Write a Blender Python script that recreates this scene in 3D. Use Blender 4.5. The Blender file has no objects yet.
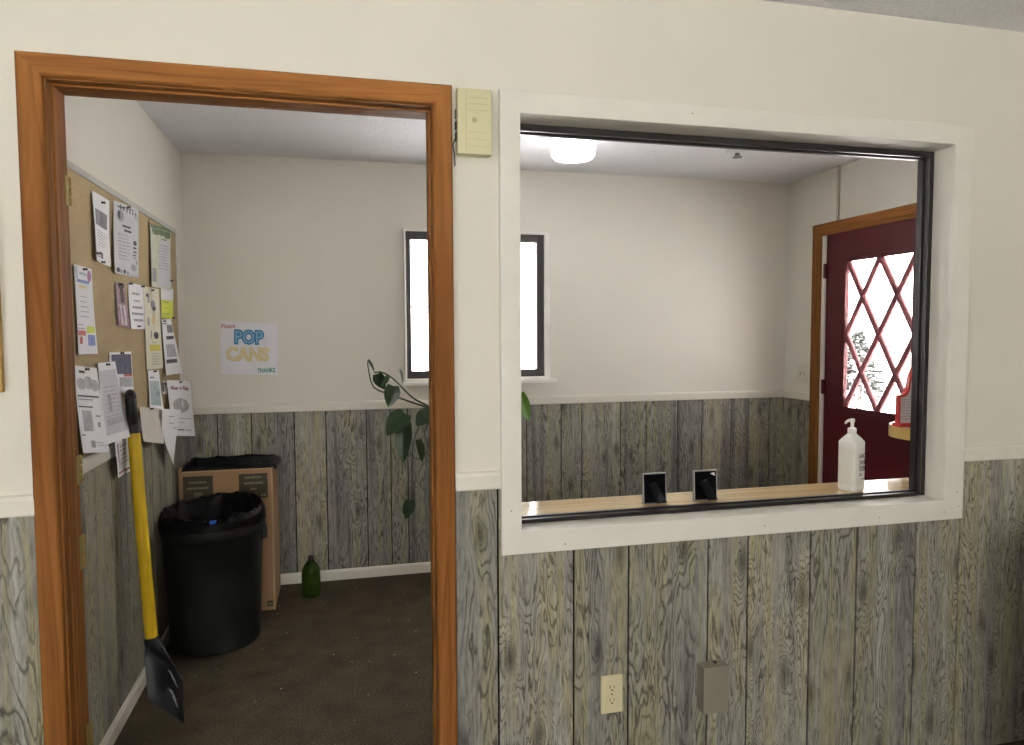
import bpy, bmesh, math, random
from mathutils import Vector, Matrix, noise as mnoise
random.seed(7)
S = bpy.context.scene
COL = S.collection
V = Vector
PI = math.pi

# ------------------------------------------------------------------ materials
def new_mat(name):
    m = bpy.data.materials.new(name); m.use_nodes = True
    nt = m.node_tree
    return m, nt, nt.nodes['Principled BSDF']

def nd(nt, kind, **kw):
    n = nt.nodes.new(kind)
    for k, v in kw.items():
        if k in n.inputs: n.inputs[k].default_value = v
        else: setattr(n, k, v)
    return n

def lk(nt, a, b): nt.links.new(a, b)

def ramp(nt, fac, stops, interp='LINEAR'):
    r = nt.nodes.new('ShaderNodeValToRGB'); e = r.color_ramp.elements
    r.color_ramp.interpolation = interp
    while len(e) < len(stops): e.new(0.5)
    for i, (p, c) in enumerate(stops):
        e[i].position = p; e[i].color = (*c, 1) if len(c) == 3 else c
    lk(nt, fac, r.inputs[0]); return r.outputs[0]

def bump(nt, b, h, strength=.3, dist=.002):
    n = nd(nt, 'ShaderNodeBump', Strength=strength, Distance=dist)
    lk(nt, h, n.inputs['Height']); lk(nt, n.outputs[0], b.inputs['Normal'])

def coords(nt, scale=(1, 1, 1)):
    tc = nt.nodes.new('ShaderNodeTexCoord'); mp = nt.nodes.new('ShaderNodeMapping')
    mp.inputs['Scale'].default_value = scale
    lk(nt, tc.outputs['Object'], mp.inputs[0]); return mp.outputs[0]

def nz(nt, vec, scale, detail=3, rough=.5, dist=0.):
    n = nd(nt, 'ShaderNodeTexNoise', Scale=scale, Detail=detail, Roughness=rough, Distortion=dist)
    lk(nt, vec, n.inputs['Vector']); return n.outputs['Fac']

def math_(nt, op, a, b=None, c=None):
    n = nt.nodes.new('ShaderNodeMath'); n.operation = op
    for i, x in enumerate((a, b, c)):
        if x is None: continue
        if isinstance(x, (int, float)): n.inputs[i].default_value = x
        else: lk(nt, x, n.inputs[i])
    return n.outputs[0]

def mixc(nt, fac, a, b, mode='MIX'):
    n = nt.nodes.new('ShaderNodeMix'); n.data_type = 'RGBA'; n.blend_type = mode
    for i, x in ((0, fac), (6, a), (7, b)):
        if isinstance(x, (int, float)): n.inputs[i].default_value = x
        elif isinstance(x, tuple): n.inputs[i].default_value = (*x, 1)
        else: lk(nt, x, n.inputs[i])
    return n.outputs[2]

def plain(name, col, rough=.5, metal=0., spec=.5, mottle=.06, mscale=9, bmp=0., bscale=200, bdist=.001):
    m, nt, b = new_mat(name)
    v = coords(nt)
    f = nz(nt, v, mscale, 4)
    lo = tuple(c * (1 - mottle) for c in col); hi = tuple(min(1, c * (1 + mottle)) for c in col)
    lk(nt, ramp(nt, f, [(.3, lo), (.7, hi)]), b.inputs['Base Color'])
    b.inputs['Roughness'].default_value = rough; b.inputs['Metallic'].default_value = metal
    b.inputs['Specular IOR Level'].default_value = spec
    if bmp: bump(nt, b, nz(nt, v, bscale, 4), bmp, bdist)
    return m

def emitm(name, col, strength):
    m, nt, b = new_mat(name)
    b.inputs['Base Color'].default_value = (*col, 1)
    b.inputs['Emission Color'].default_value = (*col, 1)
    b.inputs['Emission Strength'].default_value = strength
    return m

def glassm(name):
    m, nt, b = new_mat(name)
    t = nt.nodes.new('ShaderNodeBsdfTransparent'); g = nd(nt, 'ShaderNodeBsdfGlossy', Roughness=.02)
    mx = nt.nodes.new('ShaderNodeMixShader'); mx.inputs[0].default_value = .05
    lk(nt, t.outputs[0], mx.inputs[1]); lk(nt, g.outputs[0], mx.inputs[2])
    lk(nt, mx.outputs[0], nt.nodes['Material Output'].inputs[0])
    return m

def panelling(name):
    """weathered barn-board print: contour grain, streaks, knots; per-plank random offset"""
    m, nt, b = new_mat(name)
    tc = nt.nodes.new('ShaderNodeTexCoord')
    sp = nt.nodes.new('ShaderNodeSeparateXYZ'); lk(nt, tc.outputs['Object'], sp.inputs[0])
    at = nt.nodes.new('ShaderNodeAttribute'); at.attribute_name = 'plank'
    rnd = at.outputs['Fac']
    u0 = math_(nt, 'ADD', sp.outputs[0], sp.outputs[1])
    u = math_(nt, 'MULTIPLY_ADD', rnd, 17.3, u0)
    z = math_(nt, 'MULTIPLY_ADD', rnd, 9.1, sp.outputs[2])
    def vec(su, sz, k=0.):
        c = nt.nodes.new('ShaderNodeCombineXYZ')
        lk(nt, math_(nt, 'MULTIPLY', u, su), c.inputs[0]); lk(nt, math_(nt, 'MULTIPLY', z, sz), c.inputs[1])
        c.inputs[2].default_value = k; return c.outputs[0]
    # knots
    vo = nd(nt, 'ShaderNodeTexVoronoi', Scale=1., Randomness=1., voronoi_dimensions='2D'); lk(nt, vec(5.5, 1.9, 3.3), vo.inputs['Vector'])
    kn = ramp(nt, vo.outputs['Distance'], [(0., (1, 1, 1)), (.08, (.5,) * 3), (.26, (0, 0, 0))])
    base = nz(nt, vec(14., 2.0), 1., 2.5, .5, .5)
    wob = nz(nt, vec(60, 20, 5.), 1., 3, .6, .4)
    h = math_(nt, 'MULTIPLY_ADD', kn, .34, base)
    h = math_(nt, 'MULTIPLY_ADD', wob, .06, h)
    ring = math_(nt, 'FRACT', math_(nt, 'MULTIPLY', h, math_(nt, 'MULTIPLY_ADD', rnd, 20., 13.)))
    line = ramp(nt, ring, [(0., (.1, .1, .1)), (.10, (.35,) * 3), (.24, (.9,) * 3), (.35, (1, 1, 1)), (.82, (1, 1, 1)), (1., (.1,) * 3)])
    fine = nz(nt, vec(120, 14, 2.), 1., 4, .6, .3)
    brk = nz(nt, vec(10, 1.8, 8.), 1., 2, .5)
    tone = nz(nt, vec(15, .55, 1.), 1., 3, .55, .3)
    tcol = ramp(nt, tone, [(.30, (.150, .148, .136)), (.42, (.255, .250, .228)), (.50, (.300, .292, .248)), (.555, (.325, .298, .185)), (.60, (.29, .282, .236)), (.74, (.40, .395, .365))])
    fc = ramp(nt, fine, [(.25, (.42, .42, .40)), (.45, (.98,) * 3), (.75, (1.5, 1.5, 1.46))])
    c1 = mixc(nt, 1., tcol, fc, 'MULTIPLY')
    dark = mixc(nt, 1., c1, (.20, .20, .18), 'MULTIPLY')
    lf = math_(nt, 'MULTIPLY', math_(nt, 'SUBTRACT', 1., line), ramp(nt, brk, [(.36, (.10,) * 3), (.54, (1, 1, 1))]))
    c2 = mixc(nt, lf, c1, dark)
    kd = ramp(nt, vo.outputs['Distance'], [(0., (.25, .24, .22)), (.05, (.5,) * 3), (.14, (1, 1, 1))])
    c3 = mixc(nt, .9, c2, kd, 'MULTIPLY')
    pv = nt.nodes.new('ShaderNodeMix'); pv.data_type = 'RGBA'; pv.blend_type = 'MULTIPLY'; pv.inputs[0].default_value = 1
    lk(nt, c3, pv.inputs[6]); lk(nt, ramp(nt, rnd, [(0., (.80, .82, .82)), (.5, (1.0, 1.0, 1.0)), (1., (1.12, 1.11, 1.06))]), pv.inputs[7])
    lk(nt, pv.outputs[2], b.inputs['Base Color'])
    b.inputs['Roughness'].default_value = .42
    b.inputs['Specular IOR Level'].default_value = .35
    bump(nt, b, fine, .15, .001)
    return m

def stained(name, axis, cols, scale=1., rough=.6, spec=.05):
    """stained softwood with long grain along axis 'X','Y' or 'Z'"""
    m, nt, b = new_mat(name)
    k = {'X': (1.2, 30, 30), 'Y': (30, 1.2, 30), 'Z': (30, 30, 1.2)}[axis]
    v = coords(nt, tuple(x * scale for x in k))
    g = nz(nt, v, 1.3, 4, .6, .5)
    v2 = coords(nt, tuple(x * scale * .25 for x in k))
    g2 = nz(nt, v2, 1.0, 2, .5, .8)
    rg = math_(nt, 'FRACT', math_(nt, 'MULTIPLY', g2, 9.))
    c = ramp(nt, g, [(.3, cols[0]), (.55, cols[1]), (.75, cols[2])])
    c2 = mixc(nt, 1., c, ramp(nt, rg, [(0, (.76, .71, .65)), (.2, (1, 1, 1)), (.9, (1.04,) * 3), (1, (.82, .78, .74))]), 'MULTIPLY')
    lk(nt, c2, b.inputs['Base Color'])
    b.inputs['Roughness'].default_value = rough; b.inputs['Specular IOR Level'].default_value = spec
    bump(nt, b, g, .08, .001)
    return m

def carpet(name):
    m, nt, b = new_mat(name)
    v = coords(nt)
    a = nz(nt, v, 150, 3, .7); c = nz(nt, v, 7, 4, .55); d = nz(nt, v, 60, 3, .6)
    col = ramp(nt, a, [(.32, (.028, .022, .014)), (.55, (.075, .060, .038)), (.72, (.135, .112, .075))])
    col = mixc(nt, 1., col, ramp(nt, c, [(.3, (.75,) * 3), (.7, (1.2,) * 3)]), 'MULTIPLY')
    vo = nd(nt, 'ShaderNodeTexVoronoi', Scale=22.); lk(nt, v, vo.inputs['Vector'])
    sp = ramp(nt, vo.outputs['Distance'], [(0., (1, 1, 1)), (.07, (1, 1, 1)), (.10, (0, 0, 0))])
    sel = ramp(nt, d, [(.54, (0, 0, 0)), (.58, (1, 1, 1))])
    col = mixc(nt, math_(nt, 'MULTIPLY', sp, sel), col, (.40, .38, .33))
    lk(nt, col, b.inputs['Base Color']); b.inputs['Roughness'].default_value = .95
    b.inputs['Specular IOR Level'].default_value = .1
    bump(nt, b, a, .6, .004)
    return m

def corkm(name):
    m, nt, b = new_mat(name); v = coords(nt)
    a = nz(nt, v, 260, 3, .7); c = nz(nt, v, 5, 3)
    col = ramp(nt, a, [(.3, (.30, .22, .115)), (.5, (.43, .33, .19)), (.7, (.50, .40, .245))])
    col = mixc(nt, 1., col, ramp(nt, c, [(.3, (.92,) * 3), (.7, (1.06,) * 3)]), 'MULTIPLY')
    lk(nt, col, b.inputs['Base Color']); b.inputs['Roughness'].default_value = .85
    b.inputs['Specular IOR Level'].default_value = .2
    return m

def popcorn(name):
    m, nt, b = new_mat(name); v = coords(nt)
    a = nz(nt, v, 75, 4, .65); c = nz(nt, v, 30, 2)
    lk(nt, ramp(nt, a, [(.3, (.78, .78, .81)), (.6, (.89, .89, .92))]), b.inputs['Base Color'])
    b.inputs['Roughness'].default_value = .9; b.inputs['Specular IOR Level'].default_value = .1
    bump(nt, b, a, .8, .008)
    return m

def leafm(name, c0, c1):
    m, nt, b = new_mat(name); v = coords(nt)
    a = nz(nt, v, 18, 4)
    lk(nt, ramp(nt, a, [(.3, c0), (.7, c1)]), b.inputs['Base Color'])
    b.inputs['Roughness'].default_value = .3
    tr = nd(nt, 'ShaderNodeBsdfTranslucent'); tr.inputs[0].default_value = (c1[0] * 1.3, c1[1] * 1.6, c1[2], 1)
    mx = nt.nodes.new('ShaderNodeMixShader'); mx.inputs[0].default_value = .12
    out = nt.nodes['Material Output']
    lk(nt, b.outputs[0], mx.inputs[1]); lk(nt, tr.outputs[0], mx.inputs[2]); lk(nt, mx.outputs[0], out.inputs[0])
    return m

M = {}
M['wall'] = plain('cream wall paint', (.74, .715, .62), .55, mottle=.02, mscale=4, bmp=.05, bscale=120)
M['wallb'] = plain('grey cream wall paint', (.75, .72, .645), .6, mottle=.02, mscale=3, bmp=.05, bscale=120)
M['trim'] = plain('cream trim paint', (.78, .755, .66), .32, mottle=.03, mscale=14, bmp=.06, bscale=40)
M['trimb'] = plain('cream trim paint back', (.72, .69, .61), .35, mottle=.03, mscale=14)
M['casing'] = plain('window casing paint', (.775, .757, .68), .48, mottle=.025, mscale=12, bmp=.05, bscale=30)
M['ceiling'] = popcorn('textured ceiling')
M['panel'] = panelling('weathered panelling')
M['gap'] = plain('panel groove', (.008, .007, .005), .95, spec=.05)
OR = [(.118, .045, .012), (.195, .079, .020), (.255, .114, .034)]
M['woodz'] = stained('orange stained fir upright', 'Z', OR)
M['woodx'] = stained('orange stained fir head', 'X', OR)
M['woody'] = stained('orange stained fir across', 'Y', OR)
M['carpet'] = carpet('brown carpet')
M['cork'] = corkm('cork')
M['black'] = plain('black plastic', (.012, .012, .013), .42, mottle=.15)
M['can'] = plain('black bin plastic', (.006, .0075, .0075), .42, mottle=.12, bmp=.15, bscale=300, bdist=.0006)
M['bag'] = plain('black bin bag', (.004, .004, .005), .40, mottle=.2, spec=.25)
M['alu'] = plain('dark bronze aluminium', (.022, .020, .020), .35, metal=.4, mottle=.1)
M['sash'] = plain('dark window sash', (.055, .050, .048), .45, mottle=.1)
M['card'] = plain('cardboard', (.36, .215, .105), .8, mottle=.08, mscale=6)
M['cardedge'] = plain('cardboard cut edge', (.50, .34, .19), .85)
M['cardprint'] = plain('dark print on cardboard', (.055, .048, .028), .75)
M['cardtext'] = plain('tan lettering', (.26, .215, .12), .8)
M['yellow'] = plain('yellow fibreglass', (.72, .48, .012), .35, mottle=.05)
M['brass'] = plain('brass', (.27, .20, .06), .45, metal=.5)
M['maroon'] = plain('maroon door paint', (.062, .005, .008), .5, mottle=.05, spec=.22)
M['muntin'] = plain('maroon bars with painted gloss', (.21, .055, .065), .3)  # lighter pinkish maroon: gloss highlights on the bars painted into the colour
M['casew'] = plain('white window trim', (.86, .85, .80), .35)
M['weather'] = plain('white weatherstrip', (.8, .78, .74), .5)
M['glass'] = glassm('window glass')
M['paper'] = plain('white paper', (.86, .86, .89), .7, mottle=.015)
M['paperl'] = plain('lilac white paper', (.82, .81, .86), .7, mottle=.015)
M['paperc'] = plain('cream paper', (.74, .70, .55), .7, mottle=.03)
M['paperg'] = plain('greenish paper', (.60, .62, .50), .6, mottle=.12, mscale=25)
M['papert'] = plain('pale grey paper', (.62, .62, .66), .7, mottle=.05)
M['paperb'] = plain('beige card', (.66, .62, .56), .75, mottle=.03)
M['ink'] = plain('faded ink', (.36, .36, .39), .8)
M['inkd'] = plain('dark ink', (.085, .085, .10), .8, mottle=.3, mscale=60)
M['photo'] = plain('grey printed photo', (.24, .24, .27), .6, mottle=.4, mscale=28)
M['photol'] = plain('light printed photo', (.44, .45, .47), .6, mottle=.22, mscale=30)
M['navy'] = plain('navy print', (.075, .08, .15), .6, mottle=.5, mscale=50)
M['redp'] = plain('red print', (.55, .10, .09), .6)
M['purp'] = plain('violet print', (.42, .16, .36), .6)
M['bluep'] = plain('blue print', (.16, .21, .50), .6, mottle=.3, mscale=50)
M['limep'] = plain('lime print', (.62, .68, .06), .6)
M['yelp'] = plain('yellow print', (.72, .60, .08), .6)
M['goldp'] = plain('gold crayon', (.74, .62, .30), .7)
M['goldl'] = plain('pale gold crayon', (.75, .68, .50), .7)
M['greenp'] = plain('green print', (.10, .16, .08), .6, mottle=.6, mscale=60)
M['maro'] = plain('mauve print', (.36, .22, .26), .6, mottle=.5, mscale=60)
M['darkp'] = plain('dark brown print', (.07, .04, .045), .6)
M['tealp'] = plain('teal print', (.42, .52, .54), .6, mottle=.2, mscale=40)
M['crayonb'] = plain('blue crayon', (.06, .26, .50), .7)
M['crayonl'] = plain('light blue crayon', (.36, .60, .78), .7)
M['crayong'] = plain('green crayon', (.05, .28, .22), .7)
M['crayonr'] = plain('pink red crayon', (.50, .17, .18), .7)
M['almond'] = plain('almond plastic', (.60, .57, .34), .4, mottle=.02)
M['almondd'] = plain('almond plastic seam', (.42, .40, .22), .5)
M['railg'] = plain('grey board rail', (.50, .50, .47), .4)
M['racew'] = plain('raceway paint', (.52, .48, .38), .5)
M['platep'] = plain('switch plate plastic', (.66, .62, .53), .4)
M['ivory'] = plain('ivory plate', (.66, .60, .38), .35, mottle=.02)
M['slot'] = plain('dark slot', (.03, .025, .02), .6)
M['greybox'] = plain('taupe box paint', (.235, .215, .17), .45, mottle=.03)
M['whitepl'] = plain('white plastic', (.82, .81, .77), .3, mottle=.01)
M['labelpl'] = plain('bottle label', (.76, .75, .68), .4, mottle=.01)
M['counter'] = stained('maple laminate', 'X', [(.62, .43, .20), (.70, .51, .26), (.76, .58, .33)], .7, .12, .5)
M['shelftop'] = plain('white laminate', (.75, .72, .68), .2)
M['shelfedge'] = plain('yellow wood edging', (.60, .42, .13), .4)
M['redpl'] = plain('red plastic', (.60, .035, .03), .3)
M['silver'] = plain('silver frame metal', (.36, .36, .36), .4, metal=.6)
M['velvet'] = plain('black easel back', (.004, .004, .005), .9, spec=.03)
M['flap'] = plain('black easel leg', (.010, .010, .011), .8, spec=.06)
M['pine'] = stained('yellow pine', 'Z', [(.52, .33, .10), (.62, .42, .15), (.70, .50, .2)], 1., .4)
M['lamp'] = emitm('lit lamp diffuser', (.97, .97, 1.), 5.0)
M['lampbase'] = plain('lamp base', (.8, .8, .78), .4)
M['gglass'] = None
M['leaf'] = leafm('dark leaf', (.010, .028, .010), (.022, .055, .018))
M['leafl'] = leafm('bright leaf', (.04, .11, .010), (.11, .23, .02))
M['vine'] = plain('vine stem', (.035, .05, .018), .5)
M['pot'] = plain('terracotta', (.40, .16, .08), .8)
M['soil'] = plain('soil', (.03, .02, .013), .95, bmp=.5, bscale=80)
M['snow'] = plain('snow', (.82, .82, .83), .8)
M['bush'] = plain('frosted twigs', (.075, .08, .075), .9, mottle=.4, mscale=3)
M['bark'] = plain('bark', (.08, .06, .05), .9)
M['bluecap'] = plain('blue plastic scrap', (.02, .14, .60), .35)
M['stripe'] = plain('pale grey lettering', (.33, .36, .40), .5)
M['shovel'] = plain('dark shovel plastic', (.012, .014, .018), .42, mottle=.15)
M['nail'] = plain('nail hole', (.25, .22, .17), .8)
M['plug'] = plain('black wire', (.01, .01, .01), .5)

def bottle_mat():
    m, nt, b = new_mat('green bottle plastic')
    b.inputs['Base Color'].default_value = (.05, .20, .02, 1)
    b.inputs['Roughness'].default_value = .08
    b.inputs['Transmission Weight'].default_value = .6
    b.inputs['IOR'].default_value = 1.3
    v = coords(nt); f = nz(nt, v, 14, 2)
    lk(nt, ramp(nt, f, [(.3, (.018, .05, .006)), (.7, (.06, .13, .012))]), b.inputs['Base Color'])
    return m
M['gglass'] = bottle_mat()

# ------------------------------------------------------------------ geometry helpers
def obj(name, bm, mats, parent=None, smooth=False, bev=0., seg=2, angle=35):
    if bev:
        es = [e for e in bm.edges if len(e.link_faces) == 2 and e.calc_face_angle(0) > math.radians(angle)]
        bmesh.ops.bevel(bm, geom=es, offset=bev, segments=seg, affect='EDGES', profile=.5, clamp_overlap=True)
    me = bpy.data.meshes.new(name)
    bm.normal_update(); bm.to_mesh(me); bm.free()
    if not isinstance(mats, (list, tuple)): mats = [mats]
    for m in mats: me.materials.append(M[m] if isinstance(m, str) else m)
    if smooth:
        for p in me.polygons: p.use_smooth = True
        try: me.set_sharp_from_angle(angle=math.radians(40))
        except Exception: pass
    o = bpy.data.objects.new(name, me); COL.objects.link(o)
    if parent: o.parent = parent; o.matrix_parent_inverse = parent.matrix_world.inverted()
    return o

def thing(name, label, cat, loc=(0, 0, 0), group=None):
    o = bpy.data.objects.new(name, None); COL.objects.link(o)
    o.location = loc; o.empty_display_size = .05
    o.matrix_world = Matrix.Translation(loc)
    o['label'] = label; o['category'] = cat
    if group: o['group'] = group
    return o

def tag(o, label, cat, group=None):
    o['label'] = label; o['category'] = cat
    if group: o['group'] = group
    return o

def struct(o, label=None, cat=None):
    o['kind'] = 'structure'
    if label: o['label'] = label
    if cat: o['category'] = cat
    return o

def B(): return bmesh.new()

def box(bm, x0, x1, y0, y1, z0, z1, mi=0):
    vs = [bm.verts.new((x, y, z)) for x in (x0, x1) for y in (y0, y1) for z in (z0, z1)]
    q = [(0, 1, 3, 2), (4, 6, 7, 5), (0, 4, 5, 1), (2, 3, 7, 6), (0, 2, 6, 4), (1, 5, 7, 3)]
    fs = [bm.faces.new([vs[i] for i in f]) for f in q]
    for f in fs: f.material_index = mi
    return fs

def xform(bm, mat, verts=None):
    bmesh.ops.transform(bm, matrix=mat, verts=verts or bm.verts[:])

def ring_loft(bm, rings, cap0=True, cap1=True, mi=0, closed=True):
    R = [[bm.verts.new(p) for p in r] for r in rings]
    n = len(R[0])
    for a, b in zip(R, R[1:]):
        for i in range(n if closed else n - 1):
            f = bm.faces.new((a[i], a[(i + 1) % n], b[(i + 1) % n], b[i])); f.material_index = mi
    if cap0: bm.faces.new(R[0][::-1]).material_index = mi
    if cap1: bm.faces.new(R[-1]).material_index = mi
    return R

def lathe(bm, prof, c=(0, 0, 0), seg=40, cap0=True, cap1=True, mi=0):
    rings = [[(c[0] + r * math.cos(2 * PI * i / seg), c[1] + r * math.sin(2 * PI * i / seg), c[2] + z) for i in range(seg)] for r, z in prof]
    return ring_loft(bm, rings, cap0, cap1, mi)

def tube(bm, pts, r, seg=10, mi=0, r1=None):
    pts = [V(p) for p in pts]; n = len(pts); rings = []
    up = V((0, 0, 1))
    for i, p in enumerate(pts):
        t = (pts[min(i + 1, n - 1)] - pts[max(i - 1, 0)]).normalized()
        a = t.cross(up)
        if a.length < 1e-3: a = t.cross(V((1, 0, 0)))
        a.normalize(); b = a.cross(t).normalized()
        rr = r if r1 is None else r + (r1 - r) * i / (n - 1)
        rings.append([p + a * rr * math.cos(2 * PI * k / seg) + b * rr * math.sin(2 * PI * k / seg) for k in range(seg)])
    ring_loft(bm, rings, mi=mi)

def smooth_path(pts, n=8):
    pts = [V(p) for p in pts]; out = []
    P = [pts[0]] + pts + [pts[-1]]
    for i in range(1, len(P) - 2):
        p0, p1, p2, p3 = P[i - 1:i + 3]
        for k in range(n):
            t = k / n
            out.append(.5 * ((2 * p1) + (p2 - p0) * t + (2 * p0 - 5 * p1 + 4 * p2 - p3) * t * t + (3 * p1 - p0 - 3 * p2 + p3) * t ** 3))
    out.append(pts[-1]); return out

def prism(bm, poly, axis, a, b, mi=0):
    """poly in the two other axes (cyclic order XYZ without axis), extruded along axis a..b"""
    def mk(p, t):
        return {'X': (t, p[0], p[1]), 'Y': (p[0], t, p[1]), 'Z': (p[0], p[1], t)}[axis]
    ring_loft(bm, [[mk(p, a) for p in poly], [mk(p, b) for p in poly]], mi=mi)
    bmesh.ops.recalc_face_normals(bm, faces=bm.faces[:])

def text_bm(bm, body, size, origin, ux, uy, mi=0, depth=.0004, offset=0., squeeze=1., align='CENTER'):
    """letters as thin solid shapes; ux, uy: unit axes of the writing"""
    cu = bpy.data.curves.new('lettering', 'FONT'); cu.body = body; cu.size = size
    cu.align_x = align; cu.align_y = 'CENTER'; cu.extrude = depth; cu.offset = offset; cu.resolution_u = 3
    to = bpy.data.objects.new('lettering', cu); COL.objects.link(to)
    dg = bpy.context.evaluated_depsgraph_get(); dg.update()
    me = bpy.data.meshes.new_from_object(to.evaluated_get(dg))
    bpy.data.objects.remove(to); bpy.data.curves.remove(cu)
    ux, uy = V(ux), V(uy); un = ux.cross(uy)
    o = V(origin)
    vs = [bm.verts.new(o + ux * (v.co.x * squeeze) + uy * v.co.y + un * v.co.z) for v in me.vertices]
    for p in me.polygons:
        try:
            f = bm.faces.new([vs[i] for i in p.vertices]); f.material_index = mi
        except ValueError: pass
    bpy.data.meshes.remove(me)

# ------------------------------------------------------------------ camera
CAM = V((0, -1.94, 1.4495)); yaw, pitch, roll, fpx = .2415, -.0568, -.0044, 709.39
cy, sy, cp, sp_ = math.cos(yaw), math.sin(yaw), math.cos(pitch), math.sin(pitch)
fw = V((sy * cp, cy * cp, sp_)); rt = V((cy, -sy, 0)); up = rt.cross(fw)
rt, up = rt * math.cos(roll) + up * math.sin(roll), -rt * math.sin(roll) + up * math.cos(roll)
cd = bpy.data.cameras.new('camera'); cd.sensor_width = 36; cd.lens = fpx * 36 / 1024; cd.clip_start = .05
co = bpy.data.objects.new('camera', cd); COL.objects.link(co)
co.matrix_world = Matrix(((rt.x, up.x, -fw.x, CAM.x), (rt.y, up.y, -fw.y, CAM.y), (rt.z, up.z, -fw.z, CAM.z), (0, 0, 0, 1)))
S.camera = co

# ------------------------------------------------------------------ room shell
CE = 2.438
XL, XR, YB, YF = -.813, 2.957, 2.30, .12          # back room
DXL, DXR, DZ = -.680, .275, 2.074                 # rough doorway
WX0, WX1, WZ0, WZ1 = .5015, 1.974, .876, 2.0535     # service opening
FX0, FX1, FY0 = -2.3, 2.40, -4.6                 # front room

b = B()
box(b, FX0, DXL, 0, YF, 0, CE); box(b, DXL, DXR, 0, YF, DZ, CE); box(b, DXR, WX0, 0, YF, 0, CE)
box(b, WX0, WX1, 0, YF, 0, WZ0); box(b, WX0, WX1, 0, YF, WZ1, CE); box(b, WX1, XR + .12, 0, YF, 0, CE)
struct(obj('wall_front', b, 'wall'))

def planks(name, axis, fixed, outdir, cuts, ztops, z0=.0, z1=1.0, mat='panel', gap=.0060, skip=None):
    """planks along 'X' (wall at y=fixed) or 'Y' (wall at x=fixed); outdir = +-1 direction of the face"""
    bm = B(); lay = bm.faces.layers.float.new('plank')
    for a, c in zip(cuts, cuts[1:]):
        r = random.random()
        for (s0, s1, t0, t1) in ztops:
            p, q = max(a + gap / 2, s0), min(c - gap / 2, s1)
            if q - p < .003: continue
            f0, f1 = sorted((fixed + outdir * .002, fixed + outdir * .008))
            fs = box(bm, p, q, f0, f1, t0, t1) if axis == 'X' else box(bm, f0, f1, p, q, t0, t1)
            for f in fs: f[lay] = r
    # dark backing sheet seen in the grooves
    for (s0, s1, t0, t1) in ztops:
        f0, f1 = sorted((fixed, fixed + outdir * .003))
        fs = box(bm, s0, s1, f0, f1, t0, t1, 1) if axis == 'X' else box(bm, f0, f1, s0, s1, t0, t1, 1)
    return struct(obj(name, bm, [mat, 'gap']))

# wainscot on the near wall
cutsF = [FX0, -2.05, -1.80, -1.62, -1.38, -1.22, -.98, -.70, .0, .433, .659, .831, 1.093, 1.230, 1.453, 1.626, 1.855, 2.032, 2.299, FX1]
RZ0, RZ1 = 1.009, 1.060
planks('wall_front_panelling', 'X', 0, -1, cutsF,
       [(FX0, -.718, 0, RZ0 + .01), (.313, .441, 0, RZ0 + .01), (.441, 2.0325, 0, .82), (2.0325, FX1, 0, RZ0 + .01)])
def rail_x(name, x0, x1, y, d, m='trim'):
    bm = B()
    pr = [(y, RZ0), (y + d * .014, RZ0), (y + d * .016, RZ0 + .004), (y + d * .016, RZ1 - .012), (y + d * .012, RZ1 - .003), (y + d * .006, RZ1), (y, RZ1)]
    prism(bm, pr, 'X', x0, x1)
    return struct(obj(name, bm, m))
rail_x('trim_1', FX0, -.7175, 0, -1); rail_x('trim_2', .3125, .441, 0, -1); rail_x('trim_3', 2.0325, FX1, 0, -1)

# back room walls
b = B()
BWX0, BWX1, BWZ0, BWZ1 = .412, 1.222, 1.178, 2.035
box(b, XL - .1, BWX0, YB, YB + .12, 0, CE); box(b, BWX1, XR + .1, YB, YB + .12, 0, CE)
box(b, BWX0, BWX1, YB, YB + .12, 0, BWZ0); box(b, BWX0, BWX1, YB, YB + .12, BWZ1, CE)
struct(obj('wall_back', b, 'wallb'))
b = B(); box(b, XL - .1, XL, YF, YB, 0, CE); struct(obj('wall_left', b, 'wallb'))
RDY0, RDY1, RDZ = 1.0, 1.918, 2.055
b = B()
box(b, XR, XR + .12, YF, RDY0, 0, CE); box(b, XR, XR + .12, RDY1, YB, 0, CE); box(b, XR, XR + .12, RDY0, RDY1, RDZ, CE)
struct(obj('wall_right', b, 'wallb'))
cutsB = [XL, -.659, -.479, -.247, -.071, .159, .299, .40, .58, .76, .95, 1.135, 1.361, 1.497, 1.759, 1.937, 2.159, 2.335, 2.55, 2.68, 2.84, XR]
planks('wall_back_panelling', 'X', YB, -1, cutsB, [(XL, XR, 0, RZ0)])
cutsL = [YF, .36, .56, .70, .89, 1.06, 1.28, 1.46, 1.69, 1.85, 2.02, 2.18, YB - .008]
planks('wall_left_panelling', 'Y', XL, 1, cutsL, [(YF, YB - .008, 0, RZ0)])
planks('wall_right_panelling', 'Y', XR, -1, [YF, .4, .7, .92, 2.013, 2.13, YB - .008], [(YF, .925, 0, RZ0), (2.013, YB - .008, 0, RZ0)])
RZ0b = RZ0 - .012
def rail_b(name, x0, x1):
    o = rail_x(name, x0, x1, YB, -1, 'trimb'); o.location.z = -.009; return o
rail_b('trim_4', XL, XR)
def rail_y(name, y0, y1, x, d):
    bm = B()
    z0, z1 = RZ0 - .009, RZ1 - .009
    pr = [(x, z0), (x + d * .014, z0), (x + d * .016, z0 + .004), (x + d * .016, z1 - .012), (x + d * .012, z1 - .003), (x + d * .006, z1), (x, z1)]
    ring_loft(bm, [[(p[0], y0, p[1]) for p in pr], [(p[0], y1, p[1]) for p in pr]])
    bmesh.ops.recalc_face_normals(bm, faces=bm.faces[:])
    return struct(obj(name, bm, 'trimb'))
rail_y('trim_5', YF, YB - .016, XL, 1); rail_y('trim_6', 2.013, YB - .016, XR, -1)
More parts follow.
